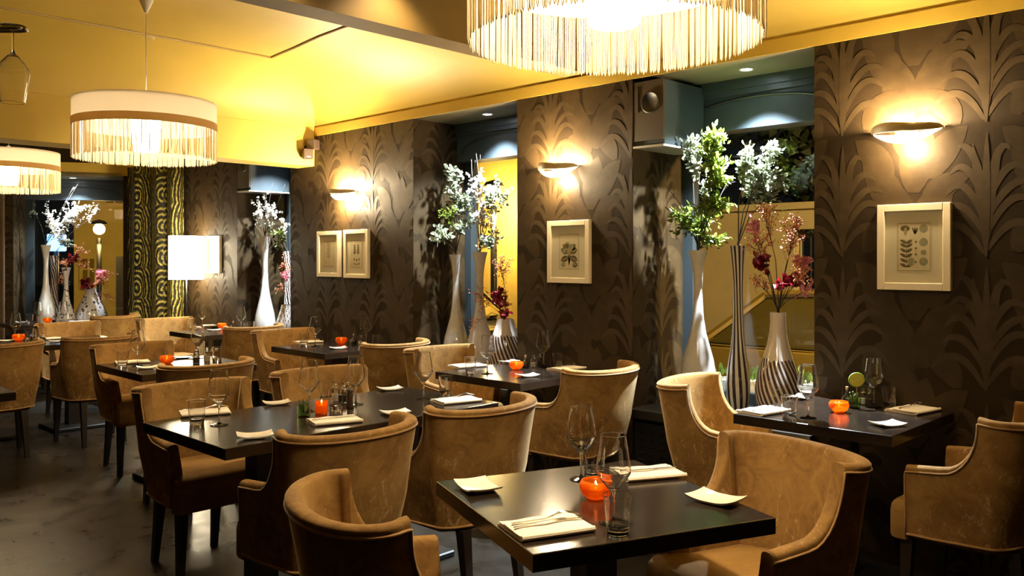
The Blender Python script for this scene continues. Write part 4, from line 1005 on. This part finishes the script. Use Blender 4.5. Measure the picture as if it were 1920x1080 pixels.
arrangement('berry_branches', 'coral berry sprays and crimson leaves in the squat vase of the right-hand window', m3, [cy(1432,392,30,18,190,'berries',.0045,4.46), cy(1425,450,36,30,220,'berries',.0042,4.46), cy(1488,440,36,34,240,'berries',.0045,4.44), cy(1505,515,30,34,260,'berries',.0045,4.44), cy(1418,528,26,20,120,'berries',.0042,4.46), cy(1500,410,26,16,110,'berries',.0042,4.44), cy(1434,486,17,17,26,'crimson_leaves',.058,4.42), cy(1479,530,17,19,30,'crimson_leaves',.058,4.42), cy(1408,425,12,22,50,'pink_petals',.038,4.48), cy(1505,492,18,18,50,'pink_petals',.040,4.50), cy(1512,545,16,8,30,'pink_petals',.035,4.46)], .003, 23)
# middle window
a1 = on_y(855, 600, 4.50); a2 = on_y(900, 600, 4.46); a3 = on_y(948, 600, 4.44)
m1 = vase(PV_TALL, 'white', a1.x, 4.50, 'tall white bottle vase on the left of the middle window', .98); m2 = vase(PV_TALL, 'white', a2.x, 4.46, 'tall white bottle vase in front of the yellow view in the middle window', 1.0); m3 = vase(PV_OPEN, 'twist', a3.x, 4.44, 'squat striped vase half hidden by the wall edge in the middle window')
arrangement('pale_branches', 'round-leaved pale branches in the left white vase of the middle window', m1, [cy(848,335,24,32,190,'pale_leaves',.040,4.42), cy(866,375,32,34,240,'pale_leaves',.040), cy(826,445,26,24,120,'pale_leaves',.044,4.28), cy(868,420,30,26,170,'pale_leaves',.036), cy(842,405,24,30,110,'leaves',.036,4.4)], .005, 31, [on_y(838, 305, 4.5)])
arrangement('blossom_branches', 'white flowering branches lit bright in the middle window', m2, [cy(893,345,22,40,170,'blossoms',.017,4.46), cy(903,400,28,38,200,'blossoms',.017,4.46), cy(925,365,26,42,190,'pale_leaves',.033,4.5), cy(920,450,32,24,180,'pale_leaves',.033,4.46), cy(950,370,16,34,80,'pale_leaves',.032,4.5)], .004, 32, [on_y(893, 288, 4.46), on_y(884, 298, 4.46)])
arrangement('berry_branches', 'coral berries and a crimson leaf in the squat vase of the middle window', m3, [cy(940,500,34,26,200,'berries',.0045,4.44), cy(900,560,28,40,160,'berries',.0042,4.42), cy(945,565,20,24,90,'berries',.0045,4.44), cy(938,555,20,18,34,'crimson_leaves',.06,4.42), cy(955,593,12,10,12,'crimson_leaves',.06,4.42), cy(882,612,8,20,50,'berries',.0045,4.36)], .003, 33)
# narrow window beyond the beam
n1 = on_y(497, 500, 4.40); n2 = on_y(536, 500, 4.60)
m1 = vase(PV_TALL, 'white', n1.x, 4.40, 'tall white vase in the narrow window recess beyond the yellow beam', 1.0, None, 'tall_vase', 1.18)
n3 = on_y(537, 560, 4.34); m3 = vase(PV_OPEN, 'dots', n3.x, 4.36, 'dotted vase half hidden at the right of the narrow window recess', 1.0); m2 = vase(PV_FLUTE, 'wave', n2.x, 4.62, 'slim wavy striped vase behind the dotted one in the narrow window recess')
arrangement('blossom_branches', 'white blossom twigs in the tall vase of the narrow window recess', m1, [cy(486,395,20,34,150,'blossoms',.015,4.34), cy(512,400,26,28,180,'blossoms',.015,4.40), cy(500,362,26,16,60,'blossoms',.014,4.40), cy(505,425,20,14,60,'pale_leaves',.03,4.40)], .0035, 41, [on_y(512, 342, 4.4), on_y(475, 352, 4.34), on_y(535, 345, 4.4)])
arrangement('pale_branches', 'drooping leafy branches at the right of the narrow window recess', m2, [cy(525,445,20,30,130,'leaves',.036,4.62), cy(530,420,18,20,90,'blossoms',.015,4.6)], .0035, 42)
arrangement('berry_branches', 'pink petals and berries in the dotted vase of the narrow window recess', m3, [cy(533,495,16,24,120,'berries',.0055,4.36), cy(537,515,10,10,30,'pink_petals',.045,4.36), cy(527,540,18,12,70,'berries',.0055,4.36)], .003, 43)
# end window
def ep(px, py, d=.26):
    r = ray(px, py); # plane through the recess at depth d
    q = E(0, d, 0); t = ((q.x)*EN.x+(q.y)*EN.y)/(r.x*EN.x+r.y*EN.y); return Vector((r.x*t, r.y*t, EYE+r.z*t))
def ce(px, py, rx, rz, n, kind, size, d=.26):
    p = ep(px, py, d); k = depth(p)/FPX; return (p, (rx*k, min(.12, rx*k), rz*k), n, kind, size)
def evase(px, prof, mk, label, s, d=.26, sz=1):
    p = ep(px, 560, d); return vase(prof, mk, p.x, p.y, label, s, EZ0+.0005, 'tall_vase', sz)
m1 = evase(86, PV_TALL, 'white', 'slim white vase at the left of the end window', 1.0, .28, 1.12); m2 = evase(101, PV_FLUTE, 'wave', 'dark wavy striped vase in the end window', 1.2, .45, .8); m3 = evase(124, PV_TALL, 'speckle', 'speckled bottle vase in the middle of the end window', .95, .22, .88); m4 = evase(171, PV_PEAR, 'speckle', 'big pear-shaped speckled vase in the end window', 1.15, .30)
arrangement('blossom_branches', 'white blossom branches in the slim white vase of the end window', m1, [ce(105,425,32,30,240,'blossoms',.014,.24), ce(134,402,36,30,260,'blossoms',.014,.28), ce(96,405,18,32,150,'blossoms',.014,.26), ce(152,390,24,24,120,'blossoms',.016,.28), ce(62,390,14,18,50,'pale_leaves',.03,.22), ce(120,440,30,16,120,'blossoms',.016,.28)], .004, 51, [ep(150, 338, .3), ep(138, 350, .3)])
arrangement('pale_branches', 'leafy twigs with pale buds in the dark wavy vase of the end window', m2, [ce(178,402,18,22,80,'blossoms',.016,.36), ce(125,455,26,16,110,'pale_leaves',.034,.36)], .0035, 52)
arrangement('berry_branches', 'orange berry sprays in the speckled bottle vase of the end window', m3, [ce(122,495,24,16,200,'berries',.0055,.2), ce(118,530,22,16,130,'berries',.005,.2), ce(150,470,22,16,130,'berries',.0055,.22), ce(135,487,16,9,26,'crimson_leaves',.06,.2), ce(160,500,16,12,90,'berries',.0055,.22)], .003, 53)
arrangement('berry_branches', 'pink petals and crimson leaves in the pear-shaped vase of the end window', m4, [ce(192,510,13,9,50,'pink_petals',.055,.28), ce(163,538,11,10,26,'crimson_leaves',.075,.24), ce(185,530,30,18,220,'berries',.0055,.28), ce(205,520,16,16,110,'berries',.0055,.3), ce(200,560,16,12,90,'berries',.005,.3)], .003, 54)
# ================================================================== STREET
GZ = -.25
mb = MB(); mb.box((-60, 4.95, GZ-.1), (30, 60, GZ)); mb.box((-60, -40, GZ-.1), (-13.2, 4.95, GZ)); struct(mb, 'ground_street', M['asphalt'])
mb = MB(); mb.box((-12.9, 4.95, GZ), (4, 6.0, GZ+.1)); struct(mb, 'ground_pavement', M['stone'])
# garden wall with a barred gate across the street
WZ = on_y(1400, 396, 11).z
t = thing('garden_wall', 'ochre rendered garden wall across the street outside the right-hand window', 'garden wall', (-5, 11, GZ))
g0 = on_y(1488, 450, 11).x+5; mb = MB(); h = WZ-GZ
mb.box((-4.6, 0, 0), (g0, .3, h)); mb.box((g0+1.3, 0, 0), (6, .3, h)); mb.box((g0, 0, 1.95-GZ-.1), (g0+1.3, .3, h)); mb.build('wall_body', M['stucco'], t)
mb = MB(); mb.box((-4.6, -.06, h), (6, .36, h+.09)); mb.build('coping', M['stucco'], t)
mb = MB()
for k in range(11): mb.tube([(g0+.06+k*.118, .15, .05), (g0+.06+k*.118, .15, 1.82-GZ)], .012, 6)
for z in (.3, 1.0, 1.75-GZ): mb.box((g0, .13, z), (g0+1.3, .17, z+.05))
mb.build('barred_gate', M['iron'], t)
def leafmass(name, label, cat, c, rad, n, m, size, seed):
    rnd = random.Random(seed); mb = MB()
    for k in range(n):
        v = Vector((rnd.gauss(0, .5), rnd.gauss(0, .5), rnd.gauss(0, .5))); v = v/max(1, v.length)
        p = Vector((v.x*rad[0], v.y*rad[1], v.z*rad[2])); d = Vector((rnd.gauss(0, 1), rnd.gauss(0, 1), rnd.gauss(0, 1))).normalized(); a = d.orthogonal().normalized(); s = size*rnd.uniform(.6, 1.3)
        mb.add([p, p+d*s*.5+a*s*.28, p+d*s, p+d*s*.5-a*s*.28], [(0, 1, 2, 3)])
    t = thing(name, label, cat, c); mb.build('foliage', m, t)
    q = MB(); q.tube([(0, 0, GZ-c[2] if c[2] > 1 else -rad[2]), (0, 0, 0)], .03 if c[2] > 1 else .008, 6); q.build('stem', M['twig'], t)
leafmass('garden_tree', 'dark tree behind the garden wall across the street', 'tree', (-5.6, 13.0, 3.6), (1.9, .8, 2.0), 1300, M['hedge'], .3, 61)
leafmass('garden_tree', 'second dark tree over the barred gate across the street', 'tree', (-1.3, 13.2, 3.8), (2.0, .8, 2.0), 1100, M['hedge'], .3, 62)
for i, (px, py) in enumerate(((1382, 688), (1512, 694))):
    p = on_y(px, py, 5.25); b = thing('window_box', ('window box with green plants behind the tall striped vase outside', 'window box with green plants right of the squat vase outside')[i], 'planter', (p.x, 5.25, GZ+.1))
    q = MB(); q.rbox((-.13, -.1, 0), (.13, .1, p.z-.08-GZ-.1), .006, 1); q.build('trough', M['stone'], b)
    rnd = random.Random(70+i); q = MB()
    for k in range(90):
        o = Vector((rnd.uniform(-.12, .12), rnd.uniform(-.08, .08), p.z-.10-GZ-.1)); d = Vector((rnd.gauss(0, .4), rnd.gauss(0, .4), rnd.uniform(.4, 1))).normalized(); a = d.orthogonal().normalized(); s = rnd.uniform(.03, .07)
        o2 = o+d*rnd.uniform(0, .08); q.add([o2, o2+d*s*.5+a*s*.2, o2+d*s, o2+d*s*.5-a*s*.2], [(0, 1, 2, 3)])
    q.build('plants', M['plant'], b)
# parked cars, built along their own length
def car(label, loc, rz, paint):
    t = thing('parked_car', label, 'car', loc, rz)
    low = [(-2.05,.42,.62), (-2.0,.30,.78), (-1.5,.22,.88), (-.9,.20,.92), (0,.20,.93), (1.0,.20,.92), (1.6,.24,.86), (2.0,.32,.74), (2.08,.42,.60)]
    rows = []
    for x, zb, zt in low:
        w = .80*(1-.10*(abs(x)/2.08)**4); rows.append([(x, -w*.92, zb), (x, -w, zb+.1), (x, -w*1.02, zb+(zt-zb)*.6), (x, -w*.96, zt-.03), (x, -w*.85, zt), (x, w*.85, zt), (x, w*.96, zt-.03), (x, w*1.02, zb+(zt-zb)*.6), (x, w, zb+.1), (x, w*.92, zb)])
    mb = MB(); mb.grid(rows, 0, close=True); n = 10; mb.f += [tuple(range(n)), tuple((len(rows)-1)*n+j for j in range(n-1, -1, -1))]; mb.m += [0, 0]
    mb.build('body', paint, t, True, 35)
    gh = [(-1.55,.90,.70), (-.95,1.36,.60), (-.2,1.42,.58), (.55,1.38,.58), (1.15,.92,.70)]
    mb = MB(); top = [(x, z, w) for x, z, w in gh]
    rows = [[(x, -w, z), (x, w, z)] for x, z, w in top]; mb.grid([[(x, -w, z), (x, -w*.5, z+.03), (x, w*.5, z+.03), (x, w, z)] for x, z, w in top[1:4]])
    for s in (-1, 1):
        for a, b in zip(top[:-1], top[1:]): mb.tube([(a[0], s*a[2], a[1]), (b[0], s*b[2], b[1])], .035, 6)
        mb.tube([(-.25, s*.59, 1.40), (-.2, s*.74, .92)], .03, 6)
    mb.build('roof', paint, t, True, 35)
    for s in (-1, 1):
        mb = MB(); mb.add([(-1.45, s*.715, .93), (-.27, s*.715, .93), (-.29, s*.60, 1.38), (-.95, s*.60, 1.33), (-.27, s*.715, .93)][:4], [(0, 1, 2, 3)]); mb.add([(-.17, s*.715, .93), (1.06, s*.715, .93), (.52, s*.60, 1.35), (-.2, s*.60, 1.38)], [(0, 1, 2, 3)]); o = mb.build('side_glass', M['car_glass'], t); md = o.modifiers.new('thickness', 'SOLIDIFY'); md.thickness = .006
    mb = MB(); mb.add([(-1.55,-.66,.93), (-1.55,.66,.93), (-.97,.56,1.33), (-.97,-.56,1.33)], [(0,1,2,3)]); mb.add([(1.15,-.66,.95), (1.15,.66,.95), (.57,.54,1.35), (.57,-.54,1.35)], [(0,1,2,3)]); o = mb.build('windscreens', M['car_glass'], t); md = o.modifiers.new('thickness', 'SOLIDIFY'); md.thickness = .006
    mb = MB()
    for s in (-1, 1): mb.tube([(-2.0, s*.835, .60), (0, s*.845, .62), (2.0, s*.835, .60)], .016, 6); mb.tube([(-1.5, s*.73, .925), (1.1, s*.73, .925)], .012, 6)
    for x in (-2.1, 2.1): mb.rbox((x-.05, -.8, .40), (x+.05, .8, .52), .02, 2)
    mb.build('chrome_trim', M['chrome'], t, True, 40)
    for s in (-1, 1):
        mb = MB(); mb.rbox((-2.10, s*.66-.1, .60), (-2.0, s*.66+.1, .72), .01, 1); mb.build('tail_lamp', M['tail'], t)
    for x in (-1.3, 1.3):
        for s in (-1, 1):
            mb = MB(); mb.lathe([(.0005,-.09), (.2,-.09), (.29,-.08), (.30,0), (.29,.08), (.2,.09), (.0005,.09)], 24); w = mb.build('wheel', M['rubber'], t, True, 40); w.rotation_euler = (PI/2, 0, 0); w.location = (x, s*.74, .30)
            mb = MB(); mb.lathe([(.0005,.1), (.12,.1), (.17,.092), (.17,.085), (.0005,.085)], 20); h = mb.build('hubcap', M['chrome'], w, True, 40); h.rotation_euler = (0 if s < 0 else PI, 0, 0)
    return t
car('parked car with sodium lamplight gold put into its paint, outside the right-hand window', (-3.14, 7.6, GZ), PI, M['car'])
car('dark car with a red tail lamp parked outside the middle window', (-9.85, 7.7, GZ), PI, M['car_dark'])
# houses
def house(label, loc, rz, w, h, wins, door, m):
    t = thing('street_house', label, 'house', loc, rz)
    mb = MB(); mb.box((-w/2, 0, 0), (w/2, .5, h)); mb.build('facade', m, t)
    mb = MB(); mb.box((-w/2, -.12, 3.6), (w/2, 0, 3.75)); mb.box((-w/2, -.25, h), (w/2, .5, h+.25)); mb.build('cornice', m, t)
    for x, z, ww, hh in wins:
        q = MB()
        for lo, hi in (((x-ww/2-.07, -.05, z-.07), (x-ww/2, .02, z+hh+.07)), ((x+ww/2, -.05, z-.07), (x+ww/2+.07, .02, z+hh+.07)), ((x-ww/2, -.05, z-.07), (x+ww/2, .02, z)), ((x-ww/2, -.05, z+hh), (x+ww/2, .02, z+hh+.07)), ((x-.02, -.04, z), (x+.02, .02, z+hh)), ((x-ww/2, -.04, z+hh*.6), (x+ww/2, .02, z+hh*.6+.04))): q.box(lo, hi)
        f = q.build('window_frame', M['stucco_y'], t); q = MB(); q.box((x-ww/2, -.02, z), (x+ww/2, -.005, z+hh)); q.build('window_pane', M['car_glass'], f)
    for x, ww, hh in door:
        q = MB(); q.box((x-ww/2, -.03, 0), (x+ww/2, .02, hh)); q.build('house_door', M['pepper'], t)
    return t
ed = Vector((-.90, .435, 0)).normalized()   # view direction through the end window
hp = ray(215, 450); hp = Vector((hp.x, hp.y, 0))*20
house('yellow house under the street lamp outside the end window', (hp.x, hp.y, GZ), math.radians(70), 1.7, 8.5, [(-.55,1.05,.24,.65), (.0,3.0,.36,1.1), (.0,4.8,.36,1.1)], [(.2,.34,1.75)], M['stucco_y'])
hp2 = ray(935, 400); hp2 = Vector((hp2.x, hp2.y, 0))*13.2
house('yellow rendered house across the street outside the middle window', (hp2.x-1.5, hp2.y, GZ), 0, 7.5, 8, [(-2.2,4.4,.9,1.5), (.3,4.4,.9,1.5)], [(-3.0,1.0,2.3)], M['stucco_y'])
def street_lamp(label, x, y, z, W, arm=(0, 0)):
    t = thing('street_lamp', label, 'street lamp', (x, y, GZ))
    mb = MB(); mb.tube([(0, 0, 0), (0, 0, z-GZ-.1)], .05, 8); mb.build('post', M['iron'], t, True)
    mb = MB(); mb.ball((0, 0, z-GZ+.08), .11, 0, 12); mb.build('globe', M['street_glow'], t, True)
    mb = MB(); mb.lathe([(.0005,.30), (.12,.26), (.16,.20), (.15,.20), (.0005,.22)], 20, (0, 0, z-GZ-.02)); mb.build('hood', M['iron'], t, True)
    light('street_lamp_light', 'POINT', (x, y, z-.2), W, (1, .70, .26), shadow_soft_size=.15)
q = ray(186, 437)*17.3; street_lamp('street lamp glaring outside the end window', q.x, q.y, EYE+q.z, STREET_W*.10)
q = ray(926, 372)*12.6; street_lamp('street lamp glaring behind the blossom of the middle window', q.x, q.y, EYE+q.z, STREET_W*.4)
street_lamp('unseen street lamp placed to light the car outside the right-hand window', 2.3, 6.3, 3.9, STREET_W*5)  # unseen lamp, placed for its light on the car and garden wall
q = ray(106, 455)*16; t = thing('lit_sign', 'blank blue lit sign in the street outside the end window', 'sign', (q.x, q.y, GZ), math.radians(62))
mb = MB(); mb.rbox((-.16, -.06, EYE+q.z-.16-GZ), (.16, .06, EYE+q.z+.16-GZ), .02, 1); mb.build('sign_box', M['blue_glow'], t); mb = MB(); mb.tube([(0, 0, 0), (0, 0, EYE+q.z-.16-GZ)], .04, 8); mb.build('post', M['iron'], t, True)
# ================================================================== WORLD AND VIEW
w = bpy.data.worlds.new('night'); sc.world = w; w.use_nodes = True
w.node_tree.nodes['Background'].inputs[0].default_value = (.007, .008, .007, 1); w.node_tree.nodes['Background'].inputs[1].default_value = .5
vs = sc.view_settings; vs.view_transform = 'Standard'; vs.look = 'None'; vs.exposure = EXPOSURE; vs.gamma = 1; vs.use_curve_mapping = False
cy_ = sc.cycles; cy_.use_denoising = True; cy_.max_bounces = 10; cy_.diffuse_bounces = 4; cy_.glossy_bounces = 4; cy_.transmission_bounces = 10; cy_.transparent_max_bounces = 12
cy_.sample_clamp_indirect = 6; cy_.caustics_reflective = False; cy_.caustics_refractive = True; cy_.blur_glossy = .3
